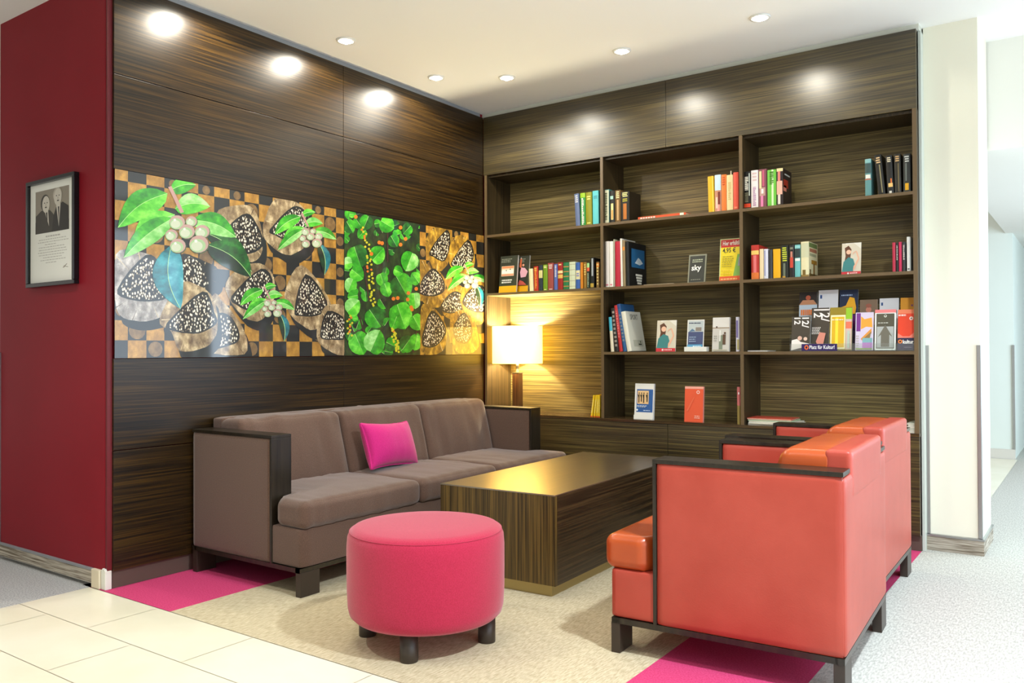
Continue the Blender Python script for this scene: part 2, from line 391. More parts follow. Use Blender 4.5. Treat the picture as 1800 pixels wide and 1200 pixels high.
class Print:
    """flat print on the left wall: shapes are measured on the photograph and laid on the plane x = const"""
    def __init__(s, y0, y1, z0, z1):
        s.mb = MB(); s.k = 0; s.b = (y0, y1, z0, z1); s.t = .0002
    def pt(s, p, x):
        q = at(p[0], p[1], 0, 0); y0, y1, z0, z1 = s.b
        return (x, min(max(q.y, y0), y1), min(max(q.z, z0), z1))
    def poly(s, pts, m):
        s.k += 1; x = .0052+s.k*.000008
        v = [s.pt(p, x) for p in pts]
        u = []
        for q in v:
            if not u or (Vector(q)-Vector(u[-1])).length > 1e-5: u.append(q)
        if len(u) > 3 and (Vector(u[0])-Vector(u[-1])).length < 1e-5: u.pop()
        if len(u) > 2: s.mb.poly(u, m)
    def blob(s, pts, m, wob=0, n=4):
        out = []; L = len(pts)
        for i in range(L):   # Catmull-Rom
            p0, p1, p2, p3 = [Vector(pts[(i+k-1) % L]) for k in range(4)]
            for j in range(n):
                t = j/n
                q = .5*((2*p1)+(p2-p0)*t+(2*p0-5*p1+4*p2-p3)*t*t+(3*p1-p0-3*p2+p3)*t**3)
                out.append((q.x+random.uniform(-wob, wob), q.y+random.uniform(-wob, wob)))
        s.poly(out, m)
    def disc(s, c, r, m, ry=None, n=14):
        ry = ry or r; s.poly([(c[0]+r*math.cos(6.283*i/n), c[1]+ry*math.sin(6.283*i/n)) for i in range(n)], m)
    def leaf(s, a, b, w, m1, m2, curve=0, rib=True):
        a, b = Vector(a), Vector(b); d = b-a; nn = Vector((-d.y, d.x)).normalized(); L = d.length
        mid, lo, hi = [], [], []
        for i in range(11):
            t = i/10; c = a+d*t+nn*curve*L*math.sin(math.pi*t); ww = w*.5*(math.sin(math.pi*t**.8))**.8
            mid.append(c); lo.append(c+nn*ww); hi.append(c-nn*ww)
        s.poly([tuple(p) for p in mid+lo[::-1]], m1); s.poly([tuple(p) for p in mid+hi[::-1]], m2)
        if rib: s.poly([tuple(p+nn*.4) for p in mid]+[tuple(p-nn*.4) for p in mid[::-1]], RIBM)
    def round_leaf(s, c, r, ang, m1, m2):
        pts = []
        for i in range(16):
            a = 6.283*i/16; rr = r*(1-.22*math.exp(-((a-math.pi)/.5)**2)+.16*math.exp(-(min(a, 6.283-a)/.4)**2))
            pts.append((c[0]+rr*math.cos(a+ang)*.86, c[1]+rr*math.sin(a+ang)))
        s.poly(pts[:9], m1); s.poly(pts[8:]+pts[:1], m2)
        p0, p1 = Vector(pts[0]), Vector(pts[8]); nn = Vector((-(p1-p0).y, (p1-p0).x)).normalized()*.3
        s.poly([tuple(p0), tuple(p1+nn), tuple(p1-nn)], RIBM)
    def sack(s, outer, bead, m=BURL):
        s.blob(outer, m, .6)
        c = sum((Vector(p) for p in bead), Vector((0, 0)))/len(bead)
        oc = sum((Vector(p) for p in outer), Vector((0, 0)))/len(outer)
        for q in outer:      # folds of the cloth
            q = Vector(q); e = oc+(q-oc)*.92; i_ = oc+(q-oc)*.35; nn = Vector((-(q-oc).y, (q-oc).x)).normalized()
            w_ = random.uniform(.5, 1.6); s.poly([tuple(e+nn*w_), tuple(i_), tuple(e-nn*w_)], INK if random.random() < .45 else FOLD)
        s.blob([tuple(oc+(Vector(p)-oc)*.93+Vector((0, 1.5))) for p in outer], m, .5)
        for q in outer:
            q = Vector(q)+Vector((random.uniform(-3, 3), 0)); e = oc+(q-oc)*.98; i_ = oc+(q-oc)*random.uniform(.5, .7); nn = Vector((-(q-oc).y, (q-oc).x)).normalized()
            w_ = random.uniform(.3, .9); s.poly([tuple(e+nn*w_), tuple(i_), tuple(e-nn*w_)], SEAM if random.random() < .5 else FOLD)
        s.blob([tuple(c+(Vector(p)-c)*1.12) for p in bead], INK, .4); s.blob(bead, BEAD, .4)
    def cluster(s, c, k, dark=True):
        X = lambda p: (c[0]+p[0]*k, c[1]+p[1]*k)
        L = lambda a, b, w, i, j, cu=0: s.leaf(X(a), X(b), w*k*(1.3 if k > .8 else 1.15), G[i], G[j], cu)
        if dark and k > .8: L((35, 5), (112, 62), 36, 4, 3, -.1)
        L((-28, 5), (-12, 118), 42, 5, 6, .12) if k > .8 else L((28, 5), (46, 112), 34, 4, 5, -.1)
        L((-35, -85), (-122, -25), 38, 1, 0, .1); L((-22, -48), (-95, 12), 34, 0, 2, .12); L((-25, -42), (-112, 28), 30, 1, 2, .05)
        L((-30, -90), (15, -100), 22, 1, 0, -.1); L((-22, -58), (40, -62), 28, 0, 2, -.12); L((8, -38), (86, -8), 30, 2, 1, -.1)
        s.poly([X((-34, -96)), X((-28, -98)), X((-6, -52)), X((-12, -50))], STEM)
        for i, (x, y, r) in enumerate([(16, 10, 10), (-18, -34, 14), (7, -36, 10), (-1, -18, 14), (26, -18, 13), (-28, -12, 11), (-17, 7, 14), (20, 4, 17)]):
            s.disc(X((x+.6, y+1)), r*k*1.06, BERD, r*k*.96); s.disc(X((x, y)), r*k, BER[1], r*k*.9); s.disc(X((x-r*.12, y+r*.16)), r*k*.84, BER[0], r*k*.7); s.disc(X((x-r*.2, y+r*.2)), r*k*.6, BER[2], r*k*.5); s.disc(X((x-r*.3, y-r*.3)), r*k*.16, BERS)
def z2(p): return (180+p[0]/3.3333, 280+p[1]/3.3333)
def z3(p): return (530+p[0]/4, 340+p[1]/4)
def checker(P, y0, y1, z0, z1, ph=0, cell=.0935):
    ny = int((y1-y0)/cell)+2; nz = int((z1-z0)/cell)+2; x = .00515; j0 = 0
    for j in range(nz):
        for i in range(ny):
            a, b = y0+i*cell-.03, y0+(i+1)*cell-.03; c, d = z0+j*cell-.01, z0+(j+1)*cell-.01
            a, b, c, d = max(a, y0), min(b, y1), max(c, z0), min(d, z1)
            if b-a < .002 or d-c < .002: continue
            if (i+j+ph) % 2: P.mb.poly([(x, a, c), (x, b, c), (x, b, d), (x, a, d)], OCH)
            elif random.random() < .35:
                r = min(b-a, d-c)*.45; P.mb.poly([(x+.00002, (a+b)/2+r*math.cos(q*.4488), (c+d)/2+r*math.sin(q*.4488)) for q in range(14)], OCHB)
def mural(name, label, y0, y1, draw, bg):
    z0, z1 = 1.0705, 1.9525
    t = thing('wall_mural', label, 'mural', (0, (y0+y1)/2, z0))
    inv = Matrix.Translation((0, -(y0+y1)/2, -z0))
    o = MB().box((.0, y0, z0), (.005, y1, z1), bg).build('panel_board', t); o.matrix_parent_inverse = inv
    P = Print(y0, y1, z0, z1); P.mb.poly([(.00505, y0, z0), (.00505, y1, z0), (.00505, y1, z1), (.00505, y0, z1)], bg); draw(P, y0, y1, z0, z1)
    o = P.mb.build('printed_picture', t); o.matrix_parent_inverse = inv
def draw1(P, y0, y1, z0, z1):
    checker(P, y0, y1, z0, z1)
    for o_, b_, m in [
        ([(75, 560), (200, 540), (330, 600), (370, 780), (440, 850), (330, 930), (180, 945), (75, 870)], [(100, 760), (250, 580), (330, 640), (360, 790), (300, 820), (180, 815)], BURLG),
        ([(600, 600), (670, 640), (670, 720), (600, 760), (480, 760), (460, 560)], [(465, 570), (560, 600), (610, 700), (600, 740), (470, 720)], INK),
        ([(640, 800), (700, 830), (760, 900), (830, 1010), (830, 1140), (600, 1130), (560, 1090)], [(590, 1100), (650, 940), (700, 910), (760, 950), (790, 1040), (740, 1080)], BURL),
        ([(330, 940), (450, 730), (560, 740), (650, 820), (670, 1000), (600, 1100), (450, 1120), (400, 1010)], [(390, 960), (580, 790), (640, 900), (650, 960), (560, 1010), (440, 1000)], BURL),
        ([(660, 320), (790, 270), (880, 290), (930, 420), (925, 560), (850, 600), (740, 520)], [(745, 400), (840, 330), (900, 400), (925, 500), (830, 545), (745, 480)], BURL),
        ([(945, 360), (1010, 230), (1130, 250), (1200, 330), (1210, 480), (1100, 560), (1000, 520), (940, 450)], [(990, 410), (1110, 290), (1180, 320), (1190, 400), (1100, 470), (1020, 440)], BURL),
        ([(715, 760), (790, 640), (920, 610), (1000, 690), (1000, 820), (930, 940), (820, 920)], [(765, 800), (920, 655), (980, 740), (880, 870), (800, 850)], BURL),
        ([(1070, 760), (1160, 620), (1290, 760), (1340, 900), (1240, 1000), (1150, 960), (1080, 880)], [(1130, 880), (1190, 690), (1300, 830), (1270, 900), (1170, 910)], BURL),
        ([(1250, 1040), (1280, 900), (1330, 850), (1430, 880), (1430, 1130), (1320, 1120)], [(1280, 1030), (1320, 900), (1420, 950), (1420, 1040), (1340, 1050)], BURL)]:
        P.blob([z2((p[0]+25, p[1]+55)) for p in o_], INK, .5)
        P.sack([z2(p) for p in o_], [z2(p) for p in b_], m)
    P.leaf(z2((600, 430)), z2((870, 660)), 34, G[4], G[3], -.1); 
    P.cluster((328, 425), 1.0, True)
    P.cluster((477, 548), .46); P.cluster((545, 425), .52)
def draw2(P, y0, y1, z0, z1):
    rnd = random.Random(3)
    pA, pB = (604, 742)
    for k in range(70):
        c = (rnd.uniform(pA, pB), rnd.uniform(372, 622)); P.round_leaf(c, rnd.uniform(4, 11), rnd.uniform(0, 6.28), G[rnd.choice([1, 3, 4])], G[rnd.choice([3, 4, 1])])
    for a, b in (((435, 520), (470, 760)), ((400, 860), (440, 1000)), ((780, 1120), (830, 820)), ((600, 250), (600, 480)), ((560, 760), (790, 690))):
        P.poly([z3((a[0]-6, a[1])), z3((a[0]+6, a[1])), z3((b[0]+6, b[1])), z3((b[0]-6, b[1]))], TWIG)
    for (x, y, r, a, i, j) in [(330, 230, 50, 1, 3, 1), (350, 145, 28, 0, 0, 1), (450, 200, 55, 2, 1, 3), (590, 215, 62, .5, 1, 0), (385, 435, 84, 1.2, 1, 3), (525, 435, 66, 5.5, 0, 1),
                               (755, 470, 72, 2, 1, 2), (320, 490, 45, 3, 2, 0), (380, 560, 60, .6, 0, 1), (560, 600, 50, 1.2, 0, 1), (590, 670, 52, 1.2, 1, 0), (695, 645, 92, 1.0, 3, 1), (670, 545, 40, .4, 0, 1),
                               (340, 640, 52, 2, 2, 0), (800, 600, 48, 4, 0, 1), (360, 720, 44, 3, 1, 0), (350, 800, 66, 5.6, 0, 2), (790, 745, 58, 1.5, 0, 2), (690, 850, 96, 1.2, 1, 0), (505, 865, 80, .9, 1, 3),
                               (395, 1045, 84, 1.1, 0, 1), (505, 1050, 88, 5.2, 1, 2), (800, 900, 60, 1.0, 1, 0), (650, 900, 50, 2, 1, 1), (620, 1060, 50, .4, 3, 1), (730, 1060, 62, 5.4, 1, 3), (800, 1040, 56, 1.8, 1, 0), (330, 1000, 30, 2, 3, 1), (740, 250, 44, 2.4, 3, 1), (640, 330, 48, 1, 3, 1)]:
        P.round_leaf(z3((x, y)), r/4, a, G[i], G[j])
    for (a, b, n_) in (((465, 440), (500, 800), 30), ((630, 950), (680, 1120), 24), ((330, 860), (335, 1010), 12), ((425, 240), (470, 420), 12)):
        for k in range(n_):
            t_ = k/n_; P.disc(z3((a[0]+(b[0]-a[0])*t_+rnd.uniform(-18, 18), a[1]+(b[1]-a[1])*t_)), 2.0, YEL if rnd.random() < .8 else ORG)
    for (x, y) in ((540, 345), (560, 350), (690, 240), (670, 735), (740, 745), (765, 800), (770, 815), (745, 700), (375, 165), (485, 425), (725, 320), (690, 360), (800, 670), (640, 740)):
        P.disc(z3((x, y)), 3.2, ORG, 3.4)
def draw3(P, y0, y1, z0, z1):
    checker(P, y0, y1, z0, z1, 1)
    Z = lambda l_: [z3(p) for p in l_]
    for o_, b_ in [([(870, 330), (920, 240), (1020, 240), (1050, 330), (1020, 500), (940, 550), (880, 440)], [(905, 405), (1010, 270), (1035, 350), (1000, 465), (930, 440)]),
                   ([(1030, 420), (1070, 310), (1140, 300), (1210, 400), (1200, 540), (1110, 600), (1040, 500)], [(1058, 480), (1160, 340), (1200, 450), (1130, 530), (1080, 510)]),
                   ([(835, 470), (900, 520), (980, 560), (1010, 660), (980, 790), (880, 790), (830, 700)], [(830, 650), (910, 540), (980, 600), (990, 680), (920, 715), (840, 700)]),
                   ([(975, 740), (1050, 640), (1130, 660), (1180, 780), (1130, 880), (1010, 870)], [(985, 780), (1060, 700), (1120, 720), (1130, 800), (1060, 835), (1000, 825)]),
                   ([(1110, 730), (1200, 640), (1280, 660), (1280, 900), (1180, 900)], [(1135, 760), (1200, 670), (1275, 670), (1275, 820), (1190, 815)]),
                   ([(1040, 900), (1100, 820), (1180, 850), (1230, 960), (1230, 1100), (1080, 1110)], [(1070, 940), (1140, 850), (1190, 960), (1160, 1040), (1090, 1030)]),
                   ([(835, 800), (920, 800), (1000, 900), (1020, 1000), (980, 1110), (840, 1120)], [(850, 1040), (910, 840), (1000, 940), (990, 1010), (920, 1070)])]:
        P.blob(Z([(a+18, c+60) for a, c in o_]), INK, .4); P.sack(Z(o_), Z(b_), BURLY)
    P.cluster(z3((1185, 640)), .36)
qm = at(737, 500, 0, 0).y
mural('m', 'long printed mural of pepper sacks, green leaves and pale berries, above sofa near end', -2.843, -1.4065, draw1, INK)
mural('m', 'narrow printed mural of round green leaves and yellow fruit strings, between sack murals', -1.4035, qm-.0005, draw2, INKG)
mural('m', 'golden printed mural of pepper sacks beside the table lamp in the corner', qm+.0005, -.002, draw3, INK)

# ------------------------------------------------------------------ framed picture on the bordeaux wall
fx0, fx1, fz0, fz1, fy = -.742, -.262, 1.428, 1.966, -2.87
fp = thing('framed_photograph', 'black framed certificate with black-and-white photo of two men in suits', 'picture', ((fx0+fx1)/2, fy, fz0))
inv = Matrix.Translation((-(fx0+fx1)/2, -fy, -fz0))
m = MB(); wd = .02
for a, b in (((fx0, fz0), (fx1, fz0+wd)), ((fx0, fz1-wd), (fx1, fz1)), ((fx0, fz0+wd), (fx0+wd, fz1-wd)), ((fx1-wd, fz0+wd), (fx1, fz1-wd))):
    m.box((a[0], fy-.028, a[1]), (b[0], fy, b[1]), BLACK, .003)
o = m.build('frame', fp); o.matrix_parent_inverse = inv
m = MB(); m.box((fx0+wd, fy-.012, fz0+wd), (fx1-wd, fy-.002, fz1-wd), GLASSW)
iw, ih = fx1-fx0-2*wd, fz1-fz0-2*wd
def U(u, v, k=1): return (fx0+wd+u*iw, fy-.012-.0003*k, fz0+wd+v*ih)
def ell(cx, cy, rx, ry, k, mm, n=20): m.poly([U(cx+rx*math.cos(6.283*i/n), cy+ry*math.sin(6.283*i/n), k) for i in range(n)], mm)
gA, gB, gC, gD, gE = [mat('photo grey', c, .5) for c in ((150, 142, 128), (60, 56, 48), (214, 208, 196), (38, 35, 30), (190, 182, 168))]
m.poly([U(.12, .50), U(.88, .50), U(.88, .93), U(.12, .93)], gA)
m.poly([U(.12, .50, 2), U(.88, .50, 2), U(.88, .60, 2), U(.60, .62, 2), U(.3, .58, 2), U(.12, .62, 2)], gB)
m.poly([U(.13, .50, 3), U(.13, .68, 3), U(.26, .73, 3), U(.46, .72, 3), U(.56, .66, 3), U(.58, .50, 3)], gB)
m.poly([U(.50, .50, 4), U(.54, .66, 4), U(.60, .74, 4), U(.74, .78, 4), U(.87, .73, 4), U(.88, .50, 4)], gD)
m.poly([U(.33, .73, 5), U(.42, .73, 5), U(.44, .56, 5)], gC); m.poly([U(.60, .76, 5), U(.70, .77, 5), U(.66, .54, 5)], gC)
m.poly([U(.36, .72, 6), U(.40, .72, 6), U(.41, .58, 6)], gD); m.poly([U(.64, .74, 6), U(.67, .74, 6), U(.66, .56, 6)], gD)
ell(.35, .80, .10, .085, 6, gB); ell(.37, .785, .085, .085, 7, gC); ell(.63, .86, .10, .07, 6, gE); ell(.64, .835, .085, .085, 7, gC)
for (x, yy) in ((.34, .80), (.40, .80), (.61, .85), (.67, .85)): ell(x, yy, .012, .006, 8, gD, 8)
for (x, yy) in ((.37, .755), (.645, .80)): ell(x, yy, .025, .007, 8, gB, 8)
for (x, yy) in ((.37, .778), (.645, .825)): ell(x, yy, .010, .015, 8, gE, 8)
tl = mat('faint text grey', (196, 194, 188), .7)
for k, (a, b) in enumerate([(.36, .64), (.2, .8), (.18, .82), (.34, .6), (.2, .76), (.2, .8), (.18, .8), (.2, .78), (.3, .7), (.24, .8), (.36, .58)]):
    v = .455-k*.026; x = a
    while x < b:
        l_ = random.uniform(.02, .06); m.poly([U(x, v, 1), U(x+l_, v, 1), U(x+l_, v+(.014 if k == 0 else .007), 1), U(x, v+(.014 if k == 0 else .007), 1)], tl); x += l_+.012
m.poly([U(.74, .13, 1), U(.77, .13, 1), U(.84, .165, 1), U(.83, .168, 1)], gA); m.poly([U(.76, .145, 1), U(.86, .13, 1), U(.86, .135, 1), U(.76, .15, 1)], gA)
o = m.build('mounted_print', fp); o.matrix_parent_inverse = inv

# ------------------------------------------------------------------ sofa and armchairs (one design, two coverings)
def seat_unit(root, Wd, Dp, n, fab, cush, armd, wr, top=.755, leather_=False):
    """front faces +x, width along y, back at x=0; origin in the middle of the back at floor level"""
    hw = Wd/2; a = .115; zb = .128
    fr = MB()   # lower frame rails
    for (p, q) in (((.02, -hw+.002, .108), (Dp-.02, -hw+.03, zb)), ((.02, hw-.03, .108), (Dp-.02, hw-.002, zb)), ((.0, -hw+.002, .108), (.03, hw-.002, zb)), ((Dp-.05, -hw+.002, .108), (Dp-.018, hw-.002, zb))): fr.box(p, q, DARK)
    fr.build('base_rail', root)
    for x0 in (.0, Dp-.05):
        for y0 in (-hw+.004, hw-.114):
            MB().box((x0, y0, 0), (x0+.035, y0+.11, .11), LEG, .002).build('leg', root)
    MB().soft((armd+.016 if False else .03, -hw+.006, zb), (Dp-.014, hw-.006, .305), .012, fab, div=10).build('seat_base', root)
    for sgn in (-1, 1):
        y0, y1 = (-hw, -hw+a) if sgn < 0 else (hw-a, hw)
        arm = MB().soft((.003, y0+.002, zb), (armd-.014, y1-.002, .698), .008, fab, div=8).build('armrest', root)
        cap = MB().box((.0, y0, .697), (armd, y1, .712), DARK, .002)
        cap.box((armd-.014, y0, zb), (armd, y1, .6975), DARK, .002)
        cap.build('wood_trim', arm)
    MB().soft((-.004, -hw+.006, zb), (.075, hw-.006, .694), .012, fab, div=10).build('back_panel', root)
    MB().soft((-.0045, -hw+a+.004, .60), (.082, hw-a-.004, top+.008), .016, fab, div=12).build('back_top', root)
    wi = (Wd-2*a)/n
    for k in range(n):
        y0 = -hw+a+k*wi+.003; y1 = y0+wi-.006
        def lean(v, o, y0=y0):
            tz = (v.co.z-.42)/.34; v.co.x -= .09*max(0, tz)*min(1, max(0, (v.co.x-.06)/.12))
        MB().soft((.072, y0, .40), (.315, y1, top+.004), .034, cush, (.02, .0, .008), wr, 26, lean, seed=k*3.1).build('back_cushion', root)
        c0 = -hw if k == 0 else y0; c1 = hw if k == n-1 else y1
        def tee(v, o, c0=c0, c1=c1, k=k):
            t_ = 1-min(1, max(0, (v.co.x-(armd+.004))/.02)); t_ = t_*t_*(3-2*t_)
            f_ = (v.co.y-c0)/(c1-c0)
            lo = c0+(a+.004)*t_ if k == 0 else c0
            hi = c1-(a+.004)*t_ if k == n-1 else c1
            v.co.y = lo+(hi-lo)*f_
        MB().soft((.2, c0, .303), (Dp+.012, c1, .428), .035, cush, (.008, 0, .012), wr*.5, 30, tee, seed=9+k).build('seat_cushion', root)
sofa = thing('three_seat_sofa', 'brown fabric three-seat sofa with dark wood arm trim below the murals', 'sofa', (.02, -1.325, 0))
seat_unit(sofa, 2.25, .822, 3, BROWN, BROWN, .612, .010)
ch = thing('leather_armchair', 'brick red leather armchair nearest the viewer, showing its whole outer side', 'armchair', (3.058, -1.782, 0), R(180-2.9+5.8-.1), 'red leather armchairs')
ch.rotation_euler.z = R(180+2.9)
seat_unit(ch, .845, .82, 1, LEATH, LEATH_C, .64, .002, .76, True)
c2 = ch.copy(); COL.objects.link(c2); c2.location = (2.985, -.872, 0); c2.rotation_euler.z = R(181.2)
c2['label'] = 'brick red leather armchair closer to the bookcase, behind the nearer armchair'
for chd in list(ch.children):
    k = chd.copy(); COL.objects.link(k); k.parent = c2
    for g in chd.children:
        k2 = g.copy(); COL.objects.link(k2); k2.parent = k

# pink scatter cushion on the sofa
def pill(v, o):
    e = 1-max(abs(o.y), abs(o.z))**6*.0
    pinch = (abs(o.y)*abs(o.z))**3
    v.co.y *= 1+.05*pinch-.03*(1-o.z*o.z)*abs(o.y); v.co.z *= 1+.07*pinch-.05*(1-o.y*o.y)*abs(o.z)
    th = (1-abs(o.y)**2.6)*(1-abs(o.z)**2.6); v.co.x *= .10+.90*max(th, 0)**.6
pc = MB().soft((-.08, -.208, -.128), (.08, .208, .128), .02, CUSH, div=26, fn=pill, wr=.003)
pil_ = pc.build('throw_cushion', **tg('small magenta pink cushion leaning on the middle of the sofa back', 'cushion'))
pil_.location = (.405, -1.435, .562); pil_.rotation_euler = (R(-3), R(-20), R(6))

# ------------------------------------------------------------------ coffee table
ct = thing('coffee_table', 'low block coffee table in glossy dark zebrano veneer on a recessed metal plinth', 'coffee table', (1.77, -1.82, 0), R(2.2))
cx0, cy1 = -.64, 1.46
MB().box((cx0, 0, .452), (0, cy1, .458), T_TOP, .001).build('table_top', ct)
MB().box((cx0+.001, .001, .055), (-.001, .02, .452), T_Z).build('end_panel', ct)
MB().box((cx0+.001, cy1-.02, .055), (-.001, cy1-.001, .452), T_Z).build('end_panel', ct)
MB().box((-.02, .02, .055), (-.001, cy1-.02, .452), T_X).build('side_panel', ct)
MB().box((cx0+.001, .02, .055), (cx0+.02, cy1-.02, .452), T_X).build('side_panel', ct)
MB().box((cx0+.035, .03, 0), (-.035, cy1-.03, .055), BRASS).build('plinth', ct)

# ------------------------------------------------------------------ ottoman
ot = thing('round_ottoman', 'round magenta pink upholstered ottoman on dark feet in front of the coffee table', 'ottoman', (1.625, -2.515, 0), R(-19))
prof = [(0, .095), (.255, .095), (.275, .1), (.29, .115), (.296, .14), (.299, .2), (.3, .28), (.3, .36), (.297, .40), (.288, .422), (.275, .432), (.25, .437), (.15, .441), (0, .443)]
MB().lathe(prof, PINK, seg=72).build('upholstered_drum', ot)
sm = MB(); sm.lathe([(.2893+.0012*math.cos(a), .421+.0012*math.sin(a)) for a in [i*.785 for i in range(9)]], PINK, seg=72); sm.build('piping', ot)
for k in range(4):
    a = k*math.pi/2+math.pi/4
    MB().lathe([(0, 0), (.032, 0), (.033, .003), (.033, .098), (0, .098)], LEG, (.235*math.cos(a), .235*math.sin(a), 0), 24).build('foot', ot)

# ------------------------------------------------------------------ table lamp
lp = thing('table_lamp', 'glowing table lamp with white drum shade on a dark column, in bookcase corner', 'lamp', (.228, .11, .64))
MB().box((-.075, -.075, 0), (.075, .075, .02), METAL, .003).build('base', lp)
MB().box((-.028, -.028, .02), (.028, .028, .29), wood('lamp column veneer', 2, .3, (40, 26, 14), (96, 66, 40)), .002).box((-.03, -.03, .29), (.03, .03, .296), METAL).build('column', lp)
MB().lathe([(0, .296), (.011, .296), (.011, .40), (0, .40)], METAL, seg=16).build('neck', lp)
SHADE = mat('lit lamp shade', (250, 240, 220), .9, emit=(1.0, .56, .05), estr=12.5)
sh = MB()
sh.lathe([(.186, .362), (.186, .636), (.183, .636), (.183, .362), (.186, .362)], SHADE, seg=64); sh.build('lamp_shade', lp)
MB().lathe([(0, .40), (.018, .41), (.03, .45), (.034, .48), (.026, .51), (0, .52)], mat('lamp bulb', (255, 240, 200), .5, emit=(1, .8, .45), estr=30), seg=20).build('bulb', lp)
light('lamp_light', 'POINT', (0, 0, .545), 110, (1, .87, .58), lp, shadow_soft_size=.03)

# ------------------------------------------------------------------ books
PAGES = mat('page block', (232, 222, 196), .9)
def C(c): return mat('cover colour', c, .45)
def book(px0, px1, pt, z, label, col, marks=(), lean=0, y=.03, d=.17, pages=True, group=None, board=None, name='book', hh=None, cat='book', pyb=None):
    """spine faces the room; px0/px1/pt measured on the photograph at the spine plane"""
    a = at(px0, 600, 1, y).x; b = at(px1, 600, 1, y).x; t = max(b-a-.0012, .005)
    h = hh or at((px0+px1)/2, pt, 1, y).z - z
    th = -R(lean)  # positive lean = top tips to the right
    root = thing(name, label, cat, (a, y, z+.0005), 0, group)
    if lean > 0: M = Matrix.Translation((t, 0, 0)) @ Matrix.Rotation(-th, 4, 'Y') @ Matrix.Translation((-t, 0, 0))
    else: M = Matrix.Rotation(-th, 4, 'Y')
    cv = MB(); cm = C(col); bt = min(.0025, t*.2)
    cv.box((0, .003, 0), (bt, d, h), cm, M=M); cv.box((t-bt, .003, 0), (t, d, h), cm, M=M)
    # spine with a slightly rounded profile
    n_ = 6; pts = []
    for i in range(n_+1):
        u = i/n_; pts.append((t*u, .003-.004*math.sin(math.pi*u)*min(1, t/.02)))
    V = [M @ Vector((x, yy, zz)) for (x, yy) in pts for zz in (0, h)]
    cv.quadset(V, [(2*i, 2*i+2, 2*i+3, 2*i+1) for i in range(n_)], cm, True)
    V = [M @ Vector(p) for p in [(0, .0031, h), (t, .0031, h), (t, .006, h), (0, .006, h)]]; cv.quadset(V, [(0, 1, 2, 3)], cm)
    rnd = random.Random(hash(label) % 1000 if False else len(label)*7+int(px0))
    def srect(u0, u1, v0, v1, c, off=.0006):
        cmx = C(c); k = 3; P_ = []
        for i in range(k+1):
            u = u0+(u1-u0)*i/k; P_.append((t*u, .003-.004*math.sin(math.pi*u)*min(1, t/.02)-off))
        V = [M @ Vector((x, yy, zz)) for (x, yy) in P_ for zz in (h*v0, h*v1)]
        cv.quadset(V, [(2*i, 2*i+2, 2*i+3, 2*i+1) for i in range(k)], cmx, True)
    for mk in marks:
        if mk[0] == 'band': srect(0, 1, mk[1], mk[2], mk[3])
        elif mk[0] == 'rect': srect(mk[1], mk[2], mk[3], mk[4], mk[5], .0009)
        elif mk[0] == 'title':   # worn, unreadable lettering running along the spine
            v = mk[1]
            while v < mk[2]:
                s_ = rnd.uniform(.02, .05); srect(.28, .72 if rnd.random() < .7 else .6, v, min(v+s_, mk[2]), mk[3], .0012); v += s_+.014
        elif mk[0] == 'lines':
            for k in range(mk[4]):
                v = mk[1]+(mk[2]-mk[1])*(k+.2)/mk[4]; srect(.16+.1*rnd.random(), .84-.1*rnd.random(), v, v+(mk[2]-mk[1])/mk[4]*.55, mk[3], .0012)
        elif mk[0] == 'type':
            T = M @ Matrix.Translation((t*.5, -.0022, h*mk[2])) @ Matrix.Rotation(R(90), 4, 'Y')
            put_text(cv, mk[1], mk[3], 0, -mk[3]*.35, 0, C(mk[4]), T, .0004)
    if board:   # decoration on the right-hand board
        for (v0, v1, w0, w1, c) in board:
            V = [M @ Vector((t+.0004, d*q, h*r_)) for q, r_ in ((v0, w0), (v1, w0), (v1, w1), (v0, w1))]
            cv.quadset(V, [(0, 1, 2, 3)], C(c))
    cv.build('cover', root)
    if pages and t > .009:
        MB().box((bt, .006, .003), (t-bt, d-.004, h-.003), PAGES, M=M).build('page_block', root)
    return root
wt, bk = (240, 236, 220), (20, 20, 18)
g = 'books, top shelf, left bay'
book(1013, 1021, 340, S1, 'blue-grey book tipping left at the outer end of top shelf, left bay', (96, 112, 150), [('lines', .72, .96, (206, 206, 210), 4)], -3, group=g)
book(1021.6, 1030.6, 339, S1, 'green book with white lettering down its spine, top shelf left bay', (40, 140, 60), [('band', .86, 1, (150, 190, 30)), ('title', .04, .84, wt)], -.8, group=g)
book(1031, 1041.6, 337.5, S1, 'olive green book second from divider, top shelf left bay', (140, 140, 20), [('lines', .76, .9, (240, 226, 120), 2), ('lines', .04, .1, (240, 226, 120), 1)], -.5, group=g)
book(1043, 1053.4, 335, S1, 'light turquoise book against the divider, top shelf left bay', (100, 206, 214), [('lines', .76, .86, (60, 150, 170), 3)], -.4, group=g)
g = 'books, top shelf, middle bay left end'
book(1061, 1072, 333, S1, 'teal and cream book at the left end of the middle bay top shelf', (70, 130, 130), [('rect', .4, .95, .02, .98, (226, 226, 196)), ('title', .1, .9, (90, 100, 70))], group=g)
book(1072.6, 1082, 335, S1, 'black book with an orange candle shape on the spine', bk, [('lines', .7, .88, (170, 216, 200), 1), ('rect', .3, .75, .1, .6, (240, 220, 150)), ('rect', .42, .66, .12, .4, (236, 120, 20))], group=g)
book(1082.4, 1092, 334, S1, 'brown and cream patterned book between two black books, top shelf', (110, 80, 36), [('lines', .74, .97, (236, 226, 170), 4), ('rect', .35, .7, .06, .7, (200, 160, 110))], group=g)
book(1092.6, 1107.5, 336.5, S1, 'thick black book with gold title and amber figure on the spine', (26, 22, 14), [('lines', .82, .98, (236, 226, 150), 3), ('lines', .66, .78, (190, 180, 40), 2), ('rect', .3, .7, .08, .6, (190, 110, 24))], group=g)
g = 'light books, top shelf, middle bay right end'
